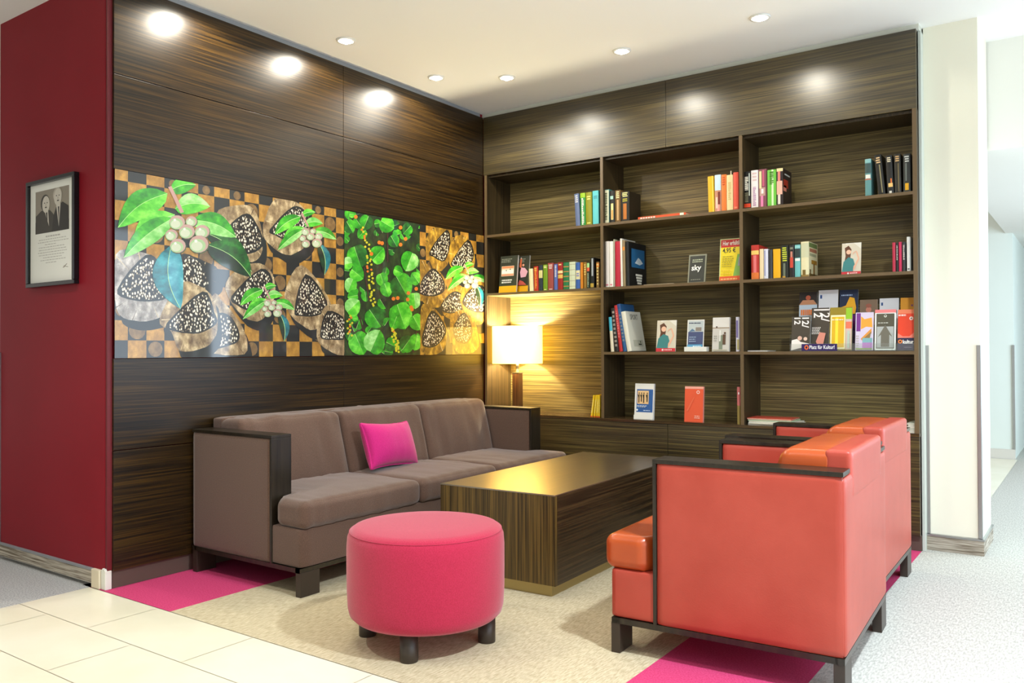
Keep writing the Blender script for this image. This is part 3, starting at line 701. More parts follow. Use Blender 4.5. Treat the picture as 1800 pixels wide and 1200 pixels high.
book(1247, 1257.4, 309.5, S1, 'orange-yellow book leaning left at the end of top shelf row, middle bay', (240, 184, 10), [('rect', .75, .95, .0, 1, (244, 214, 90))], -1.4, group=g)
book(1258, 1269, 307, S1, 'book with pale blue sky over pink figures on the spine', (200, 226, 240), [('band', 0, .58, (200, 140, 110)), ('rect', .2, .5, .1, .4, (240, 206, 190)), ('rect', .55, .9, .2, .54, (120, 50, 40)), ('rect', .4, .8, 0, .2, (236, 160, 150))], group=g)
book(1269.6, 1278.6, 306.5, S1, 'orange book between pale blue and cream books, top shelf', (238, 126, 50), [('lines', .7, .95, (200, 80, 30), 4)], group=g)
bmk = book(1279, 1290.2, 307, S1, 'cream book with a paper marker sticking out of its top', (236, 214, 160), [('title', .3, .8, (214, 190, 130))], group=g)
MB().box((.018, .02, .20), (.024, .021, at(1285, 299, 1, .03).z-S1), PAGES).build('bookmark', bmk)
book(1290.8, 1300.2, 302.5, S1, 'coral red book against the right divider, top shelf middle bay', (228, 84, 62), [('lines', .04, .1, (244, 150, 110), 1)], group=g)
g = 'books, top shelf, right bay left end'
book(1307.5, 1321.4, 301.5, S1, 'black book with red base and cream title beside divider, right bay', bk, [('title', .5, .86, wt), ('rect', .8, .9, .35, .95, (220, 230, 220)), ('band', .04, .14, (230, 70, 30)), ('title', .18, .44, (120, 116, 90))], group=g)
book(1322.2, 1334.6, 299, S1, 'white book with faint violet lettering, top shelf right bay', (240, 232, 232), [('title', .06, .56, (196, 160, 190)), ('lines', .7, .96, (214, 190, 190), 3)], group=g)
book(1335.2, 1349.5, 297, S1, 'mauve book with a round pale stone picture on the spine', (130, 74, 84), [('rect', .1, .4, .5, .95, (220, 214, 160)), ('rect', .5, .75, .55, .97, (196, 90, 120)), ('rect', .15, .85, .3, .52, (190, 150, 140)), ('rect', .35, .65, .36, .48, (250, 244, 240)), ('rect', .3, .6, .02, .3, (236, 130, 180))], group=g)
book(1350.8, 1366.4, 298, S1, 'bright green book with white stripe, top shelf right bay', (110, 196, 66), [('rect', .5, .72, .0, 1, (216, 240, 190)), ('title', .6, .95, (60, 120, 20))], group=g)
book(1367.2, 1378.6, 295.5, S1, 'book with pink rose spine and dark cover ending the row', (40, 26, 24), [('rect', 0, 1, .92, 1, (236, 214, 160)), ('rect', .2, .6, .66, .92, (226, 130, 120)), ('rect', 0, .9, .3, .66, (240, 180, 160)), ('rect', .2, .6, .04, .3, (226, 214, 206))], board=[(.08, .6, .5, .72, (170, 40, 24)), (.2, .8, .84, .88, (200, 200, 190)), (.05, .4, .4, .56, (226, 130, 110))], group=g)
g = 'books, top shelf, right end of right bay'
book(1523, 1534, 279, S1, 'grey-teal book standing apart, leftmost of the right-hand group, top shelf', (96, 150, 150), [('band', .9, 1, (140, 190, 190)), ('band', .62, .88, (60, 84, 84)), ('rect', .1, .9, .48, .58, (236, 236, 226)), ('band', .44, .47, (200, 100, 70))], group=g)
book(1546.5, 1559, 271, S1, 'tall black book leaning left with gold and white title, top shelf', (22, 20, 14), [('lines', .78, .95, (226, 190, 140), 3), ('rect', .55, .7, .05, .75, (150, 140, 100))], -5.5, group=g)
book(1562.5, 1574, 272.5, S1, 'black book with a white flame shape low on the spine', (20, 20, 18), [('lines', .82, .96, (232, 220, 190), 3), ('rect', .2, .9, .18, .28, (244, 200, 120)), ('rect', .6, .8, .28, .4, (236, 120, 40)), ('rect', .3, .7, .02, .08, (230, 230, 220))], -2.5, group=g)
book(1575.5, 1587, 270, S1, 'black book with tan title block, second from right end, top shelf', (34, 30, 20), [('lines', .8, .96, (216, 176, 120), 3), ('rect', .55, .75, .04, .76, (110, 96, 60))], -1, group=g)
book(1590.5, 1603.5, 270, S1, 'dark grey book with yellow square at foot, far right of top shelf', (44, 48, 46), [('lines', .78, .96, (206, 210, 206), 3), ('rect', .25, .75, .06, .24, (240, 180, 20)), ('rect', .3, .5, .3, .76, (110, 120, 116))], group=g)
g = 'books, second shelf, left bay'
for (a, b, tp, lb, col, mk, ln) in [
    (931, 938, 472, 'thin cream book leaning left beside the face-out travel guides', (238, 226, 178), [], -2.2),
    (939, 946.8, 468, 'red book with yellow specks on spine, second shelf left bay', (186, 44, 26), [('title', .1, .9, (236, 150, 60)), ('lines', .8, .96, (226, 200, 90), 2)], -1),
    (947.4, 954.2, 466, 'navy book with cream label, second shelf left bay', (34, 46, 60), [('rect', 0, 1, .5, .8, (214, 204, 140))], 0),
    (955, 962.8, 465, 'leaf green book with pale head band, second shelf left bay', (110, 146, 24), [('lines', .86, .97, (236, 236, 160), 2), ('lines', .02, .07, (236, 236, 160), 1)], 0),
    (963.4, 973.2, 462, 'brownish red book with pale title at head, second shelf left bay', (156, 70, 64), [('lines', .78, .95, (232, 206, 200), 3), ('lines', .02, .07, (232, 206, 200), 1)], 0),
    (974.2, 980.4, 464, 'slim blue book with silver lettering, second shelf left bay', (84, 104, 176), [('title', .5, .95, (206, 206, 220))], 0),
    (981, 989.8, 461, 'dark red book with gold bands, second shelf left bay', (156, 30, 24), [('band', .42, .56, (220, 180, 90)), ('band', .6, .7, (236, 214, 150)), ('lines', .88, .96, (236, 206, 140), 1)], 0),
    (990.6, 1000.4, 461, 'green book with evenly spaced copper bands, second shelf left bay', (30, 116, 70), [('band', v, v+.04, (176, 132, 70)) for v in (.1, .28, .46, .64, .82)], 0),
    (1001, 1011.8, 460, 'wide pale grey-green book, second shelf left bay', (206, 214, 184), [('band', v, v+.015, (160, 150, 120)) for v in (.1, .3, .5, .7, .9)], 0),
    (1012.6, 1020, 461, 'blue book with cream centre band, second shelf left bay', (56, 96, 170), [('band', .36, .7, (222, 214, 170)), ('lines', .46, .62, (120, 130, 190), 2)], 0),
    (1020.6, 1025, 461, 'narrow orange book, second shelf left bay', (214, 132, 20), [], 0),
    (1026.4, 1031.4, 461, 'narrow tan and gold book beside the orange one', (150, 110, 40), [('lines', .5, .95, (230, 206, 120), 5)], 0),
    (1032, 1036.8, 461, 'thin dark green book with red and pale head', (24, 44, 34), [('band', .66, .8, (220, 90, 60)), ('band', .8, .97, (170, 216, 140)), ('title', .05, .6, (170, 180, 150))], 0),
    (1038, 1045, 453, 'taller black book with silver mark, near divider on second shelf left bay', (18, 18, 20), [('rect', .4, .8, .4, .98, (170, 176, 180)), ('rect', .0, .9, .03, .16, (180, 150, 60))], 0),
    (1048.6, 1053.8, 460, 'tan ornate book right against divider, second shelf left bay', (130, 100, 50), [('lines', .1, .95, (222, 200, 130), 7), ('band', .8, .95, (226, 130, 40))], 0)]:
    book(a, b, tp, S2, lb, col, mk, ln, group=g)
g = 'tall books and binders, second shelf, middle bay'
book(1064.5, 1071.4, 424, S2, 'white binder against the left divider, second shelf middle bay', (236, 230, 224), [('lines', .03, .08, (220, 120, 140), 1)], group=g, d=.2)
book(1071.8, 1078.4, 424, S2, 'white binder second from the left divider, second shelf middle bay', (240, 236, 230), [('lines', .03, .08, (220, 120, 140), 1)], group=g, d=.2)
book(1078.8, 1081.4, 420.5, S2, 'very thin grey brochure between white binder and crimson book', (170, 172, 150), group=g, pages=False, d=.2)
book(1082, 1091, 424, S2, 'crimson book beside white binders, second shelf middle bay', (186, 34, 60), group=g, d=.2)
book(1091.8, 1095.4, 419, S2, 'thin white booklet beside the crimson book', (236, 232, 220), group=g, pages=False, d=.2, lean=-1)
book(1096, 1100.4, 422, S2, 'thin tan booklet with orange spot beside the black picture book', (150, 130, 96), [('rect', .1, .9, .78, .86, (230, 140, 40))], group=g, pages=False, d=.2, lean=-1)
bb = book(1101, 1107, 424.5, S2, 'large black picture book with blue aerial photo on its cover', (20, 22, 24), [], group=g, d=.26, lean=-1, y=.03)
t_ = MB(); M_ = Matrix.Translation((at(1107, 600, 1, .03).x-at(1101, 600, 1, .03).x+.0005, 0, 0)) @ Matrix.Rotation(R(90), 4, 'Z')
def rr(mb, M, u0, v0, u1, v1, c, w=0, mm=None): mb.quadset([M @ Vector(p) for p in ((u0, w, v0), (u1, w, v0), (u1, w, v1), (u0, w, v1))], [(0, 1, 2, 3)], mm or C(c))
rr(t_, M_, .03, .13, .225, .255, (30, 100, 150)); 
V = [(.08, .16), (.13, .2), (.16, .19), (.2, .165), (.15, .15)]
t_.quadset([M_ @ Vector((a, -.0006, b)) for a, b in V], [tuple(range(5))], C((206, 220, 226)))
for k in range(4): rr(t_, M_, .09+.008*k, .075-.018*k, .19-.004*k, .088-.018*k, (226, 226, 216), -.0006)
t_.build('cover_picture', bb)
g = 'books, second shelf, right bay'
for (a, b, tp, lb, col, mk, ln) in [
    (1321.5, 1335, 430.5, 'thick red book with yellow band, leftmost on the right bay second shelf', (190, 50, 40), [('band', .72, .84, (244, 206, 110)), ('rect', .3, .7, .2, .7, (232, 120, 120)), ('band', 0, .2, (226, 120, 50))], 0),
    (1336, 1343.3, 437.5, 'cream paperback beside thick red book, right bay', (236, 214, 170), [], 0),
    (1343.8, 1351.2, 437.5, 'white and pale blue paperback, second shelf right bay', (222, 222, 236), [('rect', .1, .4, .1, .95, (150, 156, 200))], 0),
    (1352.4, 1358.8, 438.5, 'dark grey paperback beside the yellow book', (50, 52, 58), [], 0),
    (1360, 1373, 437.5, 'bright yellow book on second shelf, right bay', (240, 178, 10), [], 0),
    (1374, 1387, 431, 'black book with yellow-green title, second shelf right bay', (26, 30, 22), [('lines', .5, .95, (206, 216, 60), 7), ('rect', .3, .6, .05, .45, (110, 120, 100)), ('rect', .2, .6, 0, .06, (214, 160, 50))], 0),
    (1388, 1397.4, 430.5, 'black book with red figure, second shelf right bay', (24, 20, 20), [('lines', .84, .96, (130, 130, 110), 1), ('rect', .2, .8, .3, .62, (210, 70, 50)), ('rect', .3, .7, .62, .8, (200, 130, 110))], 0),
    (1398.2, 1408, 430, 'turquoise book with dark band and white label, second shelf right bay', (110, 190, 190), [('band', .6, .88, (40, 56, 56)), ('rect', .05, .95, .5, .58, (240, 240, 232)), ('band', .9, .97, (150, 210, 206))], 0)]:
    book(a, b, tp, S2, lb, col, mk, ln, group=g)
fat = book(1409, 1423, 424.5, S2, 'fat cream novel with mushroom picture on its cover, ending the row', (230, 222, 178), [('rect', 0, 1, .55, .96, (206, 206, 170)), ('rect', .2, .6, .05, .2, (120, 96, 40)), ('rect', .0, 1, 0, .06, (150, 120, 60))], group=g, d=.19,
     board=[(.05, .95, .85, .98, (110, 130, 70)), (.1, .9, .72, .82, (176, 110, 80)), (.1, .8, .6, .68, (170, 170, 130)), (.3, .9, .38, .5, (176, 128, 40)), (.5, .66, .05, .4, (150, 108, 40)), (.05, .95, 0, .1, (110, 90, 40)), (.1, .25, .1, .22, (120, 96, 50))])
g = 'slim books, far right of second shelf'
for (a, b, tp, lb, col) in [(1570, 1575.6, 426, 'slim crimson booklet, leftmost of the group at far right', (190, 40, 70)), (1576.2, 1580.6, 426, 'slim black booklet between two crimson ones at far right', (24, 24, 22)),
                            (1581.2, 1586.6, 425, 'slim crimson booklet in the middle of the far right group', (204, 36, 84)), (1587.4, 1593.4, 425, 'slim dark grey booklet beside the white one, far right', (44, 48, 48)), (1595.4, 1602, 416, 'taller slim white booklet against right end panel', (226, 230, 226))]:
    book(a, b, tp, S2, lb, col, [('title', .4, .9, (210, 200, 190))] if 'black' in lb or 'grey' in lb else [('lines', .04, .1, (60, 60, 60), 1)] if 'white' in lb else [], group=g, d=.13)
g = 'leaning books, third shelf, middle bay'
book(1073.5, 1079, 557, S3, 'thin cyan and cream booklet leaning left, third shelf middle bay', (226, 216, 190), [('band', .6, 1, (70, 180, 206))], -4, group=g, d=.2, pages=False)
book(1080.5, 1087.5, 541, S3, 'dark patterned booklet leaning left, third shelf middle bay', (40, 36, 36), [('lines', .1, .95, (150, 140, 130), 9)], -5.5, group=g, d=.2)
book(1088.5, 1094.5, 536, S3, 'slim red book leaning left, third shelf middle bay', (186, 44, 46), [('title', .3, .9, (226, 120, 120))], -7, group=g, d=.2)
book(1095.5, 1101.5, 533.5, S3, 'blue book leaning left against white sports book', (40, 90, 140), [('band', .9, 1, (40, 70, 130)), ('lines', .2, .8, (120, 130, 140), 8)], -8.5, group=g, d=.2)
sp = book(1102.5, 1110.5, 538.5, S3, 'large white book titled SPORT leaning left, third shelf middle bay', (228, 226, 208), [], -10, group=g, d=.22, hh=.27)
a_ = at(1102.5, 600, 1, .03).x; tt = at(1110.5, 600, 1, .03).x-a_-.0012
M_ = Matrix.Rotation(R(-10), 4, 'Y') @ Matrix.Translation((tt+.0006, 0, 0)) @ Matrix.Rotation(R(90), 4, 'Z')
t_ = MB(); put_text(t_, 'SPORT', .05, .06, .215, 0, C((96, 96, 86)), M_, .0006, .11); rr(t_, M_, .05, .03, .19, .075, (196, 196, 176)); rr(t_, M_, .12, .04, .165, .05, (60, 70, 40), -.0004); rr(t_, M_, .145, .055, .16, .068, (90, 100, 60), -.0004)
t_.build('cover_lettering', sp)
book(1293.5, 1300.5, 557, S3, 'thin white and violet book against the divider, third shelf middle bay', (214, 214, 230), [('rect', .1, .6, .4, .9, (120, 110, 170)), ('rect', .3, .9, .05, .35, (180, 170, 120))], group='', d=.14)
book(1294.8, 1301, 680, S4, 'thin pink and olive book against the divider, on the counter', (150, 130, 70), [('band', .5, 1, (200, 110, 110)), ('rect', .4, .7, .8, .86, (250, 250, 250))], group='', d=.14)
g = 'thin yellow booklets on the counter'
for (a, ln, lb, tp, dd) in ((1037, 8, 'yellow booklet leaning right, leftmost of the four on the counter', 681, .14), (1042, 6.5, 'yellow booklet second from left of the four on the counter', 678, .145), (1046.5, 4, 'yellow booklet third of the four leaning on the divider', 677, .15), (1050.5, 1.5, 'yellow booklet upright against the divider on the counter', 676, .15)):
    book(a, a+3.2, tp, S4, lb, (236, 200, 24), [('band', 0, .05, (220, 70, 40)), ('title', .2, .8, (250, 236, 140))], ln, group=g, d=dd, pages=False, hh=.150)
# clean empty groups
for o in COL.objects:
    if 'group' in o.keys() and not o['group']: del o['group']

# lying book and papers
def lying(px0, px1, z, y, d, t, label, cat, col, name='book', rz=0, extra=None, group=None):
    a = at(px0, 600, 1, y).x; b = at(px1, 600, 1, y).x; L = b-a
    root = thing(name, label, cat, (a, y, z+.0005), R(rz), group); m = MB()
    m.box((0, 0, 0), (L, d, .002 if t > .004 else t*.4), C(col)); m.box((0, 0, t-.002 if t > .004 else t*.6), (L, d, t), C(col))
    if t > .01: m.box((0, -.001, 0), (L, .003, t), C(col))
    if extra: extra(m, L, t)
    m.build('cover', root)
    MB().box((.002, .003 if t > .01 else .001, .0018 if t > .004 else t*.4), (L-.002, d-.002, t-.0018 if t > .004 else t*.6), PAGES).build('page_block', root)
    return root
def ex(m, L, t):
    for k in range(6): m.quadset([(L*(.05+.055*k), -.0014, t*.3), (L*(.09+.055*k), -.0014, t*.3), (L*(.09+.055*k), -.0014, t*.75), (L*(.05+.055*k), -.0014, t*.75)], [(0, 1, 2, 3)], C((250, 226, 214)))
    m.quadset([(L*.88, -.0014, .001), (L*.96, -.0014, .001), (L*.96, -.0014, t), (L*.88, -.0014, t)], [(0, 1, 2, 3)], C((240, 236, 220)))
lying(1123, 1207, S1, .03, .19, .019, 'orange-red book lying flat on the top shelf, middle bay', 'book', (226, 84, 34), extra=ex)
lying(1132, 1184, S2, .03, .15, .004, 'thin cream leaflet lying flat beside the black picture book', 'leaflet', (226, 206, 180), name='leaflet')
lying(1314, 1349, S3, .03, .16, .005, 'white leaflet lying flat at the left end of third shelf, right bay', 'leaflet', (232, 230, 228), name='leaflet')
rnd = random.Random(5)
g = 'magazines piled on the counter'
cols = [((238, 234, 222), 'bottom magazine of pile on the counter by divider, cream edges'), ((230, 226, 214), 'second magazine from the bottom of the pile on the counter'), ((216, 214, 200), 'third magazine from bottom of the pile on the counter'), ((150, 190, 150), 'green-edged magazine second from top of pile on the counter'), ((206, 80, 60), 'red and green magazine on top of the pile on the counter')]
for k, (c, lb) in enumerate(cols):
    lying(1312+rnd.uniform(0, 3), 1386+rnd.uniform(0, 14), S4+k*.0085, .03+rnd.uniform(0, .01), .2, .0075, lb, 'magazine', c, name='magazine', rz=rnd.uniform(-2, 3), group=g)
lying(1437, 1513, S4, .05, .2, .008, 'green and yellow magazine lying open-edged on the counter behind armchair', 'magazine', (170, 180, 80), name='magazine', rz=-1)
g = 'papers piled at the right end of the counter'
for k in range(6):
    o = lying(1594+rnd.uniform(-2, 2), 1611, S4+k*.009, .02, .2, .008, 'white magazine in the pile at right end of counter, behind the armchair', 'magazine', [(226, 224, 214), (206, 210, 200), (190, 196, 180)][k % 3], name='magazine', rz=0, group=g)

# ------------------------------------------------------------------ face-out brochures
def flyer(px0, px1, pt, pb, y, z, label, draw, name='brochure', cat='brochure', th=.004, tilt=8, group=None, col=(236, 234, 226), edge=None):
    a = at(px0, 600, 1, y).x; b = at(px1, 600, 1, y).x; w_ = b-a; h = (at((px0+px1)/2, pt, 1, y+.02).z-z)/math.cos(R(tilt))
    m = MB(); M = Matrix.Rotation(R(-tilt), 4, 'X')
    m.box((0, 0, 0), (w_, th, h), C(edge or col), M=M)
    k = [0]
    def rc(u0, v0, u1, v1, c, mm=None):
        k[0] += 1; o_ = -.0003*k[0]
        m.quadset([M @ Vector((w_*u, o_, h*v)) for u, v in ((u0, v0), (u1, v0), (u1, v1), (u0, v1))], [(0, 1, 2, 3)], mm or C(c))
    def pl(pts, c):
        k[0] += 1; o_ = -.0003*k[0]; m.quadset([M @ Vector((w_*u, o_, h*v)) for u, v in pts], [tuple(range(len(pts)))], C(c))
    def ds(u, v, r, c, ry=None): pl([(u+r*math.cos(i*.3927), v+(ry or r*w_/h)*math.sin(i*.3927)) for i in range(16)], c)
    def tx(body, u, v, size, c, width=None, bold=.0003, rot=0):
        k[0] += 1; put_text(m, body, h*size, w_*u, h*v, -.0003*k[0], C(c), M, bold, w_*width if width else None, rot)
    rc(0, 0, 1, 1, col)
    draw(rc, pl, ds, tx)
    o = m.build(name, **tg(label, cat, group)); o.location = (a, y, z+.0005)
    return o
def lines(rc, u0, u1, v0, v1, n_, c, fill=.5, jit=.2):
    rnd = random.Random(n_+int(v0*100))
    for i in range(n_):
        v = v1-(v1-v0)*(i+1)/n_; x = u0; e_ = u1-(u1-u0)*jit*rnd.random()
        while x < e_:
            l_ = min(rnd.uniform(.04, .12), e_-x); rc(x, v, x+l_, v+(v1-v0)/n_*fill, c); x += l_+.025
def woman(rc, pl, ds, tx):
    rc(0, .1, 1, 1, (214, 206, 186)); pl([(.2, .95), (.6, 1), (1, .8), (1, 1), (.2, 1)], (230, 226, 214))
    pl([(.12, .35), (.2, .6), (.15, .85), (.35, .92), (.5, .8), (.45, .55), (.5, .35)], (96, 56, 34))
    ds(.36, .72, .13, (236, 190, 160)); pl([(.02, .1), (.1, .42), (.35, .56), (.6, .5), (.72, .25), (.6, .1)], (60, 130, 130))
    pl([(.6, .12), (.7, .2), (.92, .5), (.8, .72), (.72, .74), (.84, .5), (.62, .26)], (232, 180, 150)); pl([(.55, .62), (.72, .72), (.78, .76), (.6, .7)], (232, 180, 150))
    rc(0, 0, 1, .11, (206, 50, 60)); ds(.35, .055, .05, (244, 220, 220)); 
    for i in range(5): rc(.45+.08*i, .04, .5+.08*i, .075, (244, 210, 210))
flyer(1480, 1514, 427, 480, .08, S2, 'brochure showing a woman in a teal top, second shelf right bay', woman, tilt=7)
flyer(1153, 1187, 563, 617, .05, S3, 'brochure showing a woman above a red foot, third shelf middle bay', woman, tilt=7)
def sky(rc, pl, ds, tx):
    rc(.07, .03, .93, .95, (32, 36, 28)); lines(rc, .22, .8, .72, .86, 2, (170, 176, 150), .55, .0); tx('sky', .2, .44, .27, (246, 246, 240), .55, .0012); lines(rc, .2, .8, .1, .14, 1, (150, 150, 136))
flyer(1209, 1240, 447, 496, .05, S2, 'small dark plaque reading sky on second shelf, middle bay', sky, name='sign_plaque', cat='sign', col=(132, 132, 112), tilt=10, th=.008)
def hier(rc, pl, ds, tx):
    rc(.04, .02, .98, .98, (240, 218, 30)); rc(.04, .80, .98, .98, (196, 34, 30)); tx('Hier erhältlich', .12, .85, .14, (250, 246, 236), 1.0 if False else .84, .0006)
    tx('4,95 €', .12, .68, .15, (40, 44, 20), .56, .0008); lines(rc, .12, .62, .34, .62, 6, (176, 160, 30), .45)
    pl([(.62, .12), (.78, .62), (.98, .62), (.98, .12)], (130, 180, 80)); pl([(.8, .35), (.84, .55), (.95, .56), (.98, .35)], (150, 150, 160))
    rc(.04, .02, .98, .12, (230, 90, 40)); lines(rc, .1, .9, .04, .1, 1, (250, 190, 120)); lines(rc, .12, .5, .16, .3, 2, (226, 190, 30))
flyer(1264.5, 1306, 419, 493, .09, S2, 'yellow and red price sign with 4,95 euro beside the divider', hier, name='price_sign', cat='sign', col=(206, 214, 150), tilt=6, th=.006)
def blue(rc, pl, ds, tx):
    rc(.06, .12, .96, .97, (70, 80, 120)); rc(.06, .62, .96, .97, (190, 200, 200)); pl([(.1, .62), (.3, .72), (.5, .64)], (90, 120, 150)); rc(.5, .64, .85, .76, (140, 130, 120)); lines(rc, .1, .8, .88, .94, 1, (40, 50, 90))
    lines(rc, .15, .6, .3, .5, 3, (150, 170, 200)); rc(.06, .12, .96, .22, (80, 150, 190)); lines(rc, .4, .9, .15, .2, 1, (220, 236, 240))
o = flyer(1206.5, 1236, 562, 617, .055, S3, 'blue and grey brochure in a small white stand, third shelf middle bay', blue, tilt=7)
MB().box((-.01, -.014, 0), (.14, .03, .03), C((236, 236, 228)), .002).build('white_stand', o)
def paleflyer(rc, pl, ds, tx):
    rc(0, 0, 1, 1, (208, 204, 196)); rc(0, .7, 1, 1, (222, 220, 214)); rc(0, .68, 1, .705, (150, 130, 100)); ds(.25, .72, .05, (80, 60, 50)); rc(.4, .02, .62, .48, (130, 140, 120)); rc(.62, .2, .8, .5, (96, 70, 50)); rc(.42, .3, .5, .62, (236, 236, 230)); ds(.75, .54, .06, (90, 60, 40)); lines(rc, .1, .3, .3, .5, 3, (160, 160, 150)); rc(.05, .02, .9, .06, (186, 180, 160))
flyer(1251.5, 1281, 558, 616, .05, S3, 'pale brochure with two standing figures, third shelf middle bay', paleflyer, th=.02, tilt=5)
def danc(rc, pl, ds, tx):
    rc(.1, .2, .96, .84, (50, 96, 160)); rc(.14, .43, .74, .8, (236, 196, 140))
    for i, x in enumerate((.2, .33, .46, .64)): rc(x, .46+.03*(i % 2), x+.05, .7, (30, 26, 26)); ds(x+.03, .73, .03, (30, 26, 26)); pl([(x, .6), (x-.05, .7), (x+.02, .66)], (30, 26, 26))
    lines(rc, .14, .7, .34, .4, 2, (220, 230, 240)); lines(rc, .5, .9, .24, .28, 1, (200, 216, 236)); ds(.17, .26, .05, (240, 244, 246)); rc(0, 0, 1, .12, (236, 234, 224))
flyer(1114, 1147, 674, 738, .045, S4, 'white and blue booklet with dancers photo standing on the counter', danc, th=.02, tilt=5, name='booklet', cat='booklet')
def oran(rc, pl, ds, tx):
    rc(0, 0, 1, 1, (232, 92, 56)); rc(0, .93, 1, 1, (244, 170, 150)); ds(.72, .84, .09, (250, 210, 200)); ds(.72, .84, .05, (232, 92, 56)); lines(rc, .55, .85, .1, .2, 2, (250, 190, 170)); pl([(.1, .3), (.5, .7), (.55, .7), (.2, .3)], (236, 110, 74))
flyer(1202, 1234.5, 679, 738, .045, S4, 'orange booklet standing on the counter in the middle bay', oran, th=.018, tilt=4, name='booklet', cat='booklet', edge=(240, 160, 150))
def guide(second):
    def g_(rc, pl, ds, tx):
        rc(0, 0, 1, 1, (52, 56, 44)); rc(0, 0, 1, .19, (240, 176, 10)); lines(rc, .08, .7, .82, .94, 3, (150, 156, 140))
        if not second:
            rc(.12, .45, .84, .72, (240, 214, 180)); rc(.14, .52, .82, .62, (250, 246, 236)); rc(.14, .66, .82, .71, (226, 140, 90)); rc(.14, .46, .82, .5, (226, 150, 120)); ds(.4, .6, .03, (50, 50, 50)); ds(.62, .63, .03, (60, 60, 50)); lines(rc, .18, .78, .26, .38, 2, (236, 236, 230), .6)
        else:
            ds(.55, .74, .09, (226, 160, 130)); pl([(.2, .7), (.3, .95), (.42, .92), (.4, .66)], (214, 110, 70)); pl([(.3, .55), (.4, .68), (.7, .66), (.95, .56), (.8, .42), (.4, .4)], (226, 170, 190)); pl([(.25, .4), (.8, .42), (.9, .3), (.3, .32)], (40, 40, 40)); pl([(.1, .2), (.3, .34), (.6, .3), (.9, .2)], (190, 80, 70)); ds(.35, .93, .05, (200, 200, 190))
    return g_
flyer(907, 928, 449.5, 513, .10, S2, 'dark travel guide with a dancer on its cover, half hidden, second shelf', guide(True), tilt=6, th=.012)
flyer(877, 907.5, 449.5, 513, .06, S2, 'dark travel guide with flag-like picture and yellow foot, second shelf', guide(False), tilt=6, th=.012)

# acrylic rack with two tiers of brochures
ACR = bpy.data.materials.new('clear acrylic'); ACR.use_nodes = True
nt = ACR.node_tree; nt.nodes.clear(); o_ = nt.nodes.new('ShaderNodeOutputMaterial'); mx = nt.nodes.new('ShaderNodeMixShader'); tr = nt.nodes.new('ShaderNodeBsdfTransparent'); gl = nt.nodes.new('ShaderNodeBsdfGlossy')
gl.inputs['Roughness'].default_value = .08; tr.inputs[0].default_value = (.95, .97, .96, 1); mx.inputs[0].default_value = .09
nt.links.new(tr.outputs[0], mx.inputs[1]); nt.links.new(gl.outputs[0], mx.inputs[2]); nt.links.new(mx.outputs[0], o_.inputs[0])
rx0, rx1 = at(1389, 600, 1, .03).x, at(1609, 600, 1, .03).x
rk = thing('brochure_rack', 'clear acrylic two-tier brochure rack on third shelf of the right bay', 'brochure rack', (rx0, .02, S3))
rw = min(rx1, 2.918)-rx0
MB().box((0, 0, 0), (rw, .2, .004), ACR).build('base_plate', rk)
MB().box((0, .0, .004), (rw, .003, .045), ACR).build('front_lip', rk)
MB().box((0, .10, .004), (rw, .103, .12), ACR).build('middle_panel', rk)
for k in range(7): MB().box((rw*k/6-.001*(k > 0), .004, .004), (rw*k/6+.001*(k < 6), .19, .10), ACR).build('partition', rk)
RZ = S3+.005
def soho(rc, pl, ds, tx): rc(0, 0, 1, 1, (190, 206, 220)); rc(0, .78, 1, 1, (36, 26, 22)); ds(.5, .9, .14, (190, 90, 60)); pl([(0, .78), (.2, .86), (.8, .86), (1, .78)], (200, 140, 100)); lines(rc, .1, .95, .6, .72, 1, (236, 130, 60), .8, 0); rc(0, .3, 1, .5, (120, 130, 150))
def whitesq(t2):
    def q(rc, pl, ds, tx):
        rc(0, 0, 1, 1, (228, 228, 232)); rc(.08, .86, .18, .92, (40, 80, 140)); rc(0, .45, 1, .68, (70, 66, 48) if not t2 else (222, 222, 226)); lines(rc, .1, .9, .7 if t2 else .6, .78 if t2 else .66, 1, (30, 30, 30) if t2 else (210, 210, 200), .8, 0)
    return q
def navy(rc, pl, ds, tx): rc(0, 0, 1, 1, (16, 36, 70)); rc(.05, .4, .95, .58, (110, 30, 120)); pl([(0, .58), (0, .7), (.35, .74), (.55, .88), (.8, .86), (.9, .7), (.85, .6)], (244, 176, 20)); lines(rc, .1, .7, .9, .94, 1, (170, 190, 220)); pl([(0, 0), (0, .4), (1, .4), (1, 0)], (90, 40, 110))
def brown(rc, pl, ds, tx): rc(0, 0, 1, 1, (130, 106, 84)); ds(.5, .8, .16, (206, 130, 106)); ds(.5, .88, .17, (160, 90, 70), .04); pl([(0, .5), (.2, .72), (.8, .72), (1, .5)], (206, 170, 156))
def yellow(rc, pl, ds, tx): rc(0, 0, 1, 1, (236, 160, 20)); ds(.85, .85, .08, (150, 80, 130)); lines(rc, .1, .8, .6, .8, 3, (244, 190, 70))
def twelve(second):
    def q(rc, pl, ds, tx):
        rc(0, 0, 1, 1, (70, 62, 50)); 
        tx('12/', .56, .97, .27, (250, 244, 240), None, .0012, R(-90)); tx('12', .14, .97, .25, (250, 240, 236), None, .0012, R(-90))
        if second: lines(rc, .05, .55, .38, .56, 5, (226, 222, 214)); pl([(.3, .2), (.5, .42), (.85, .4), (.7, .1), (.5, .05)], (216, 140, 120))
        else: pl([(0, 0), (.02, .3), (.3, .34), (.5, .25), (.95, .2), (.9, .1), (.4, .06)], (242, 232, 224)); ds(.45, .36, .12, (222, 180, 160)); ds(.75, .34, .1, (232, 200, 180))
    return q
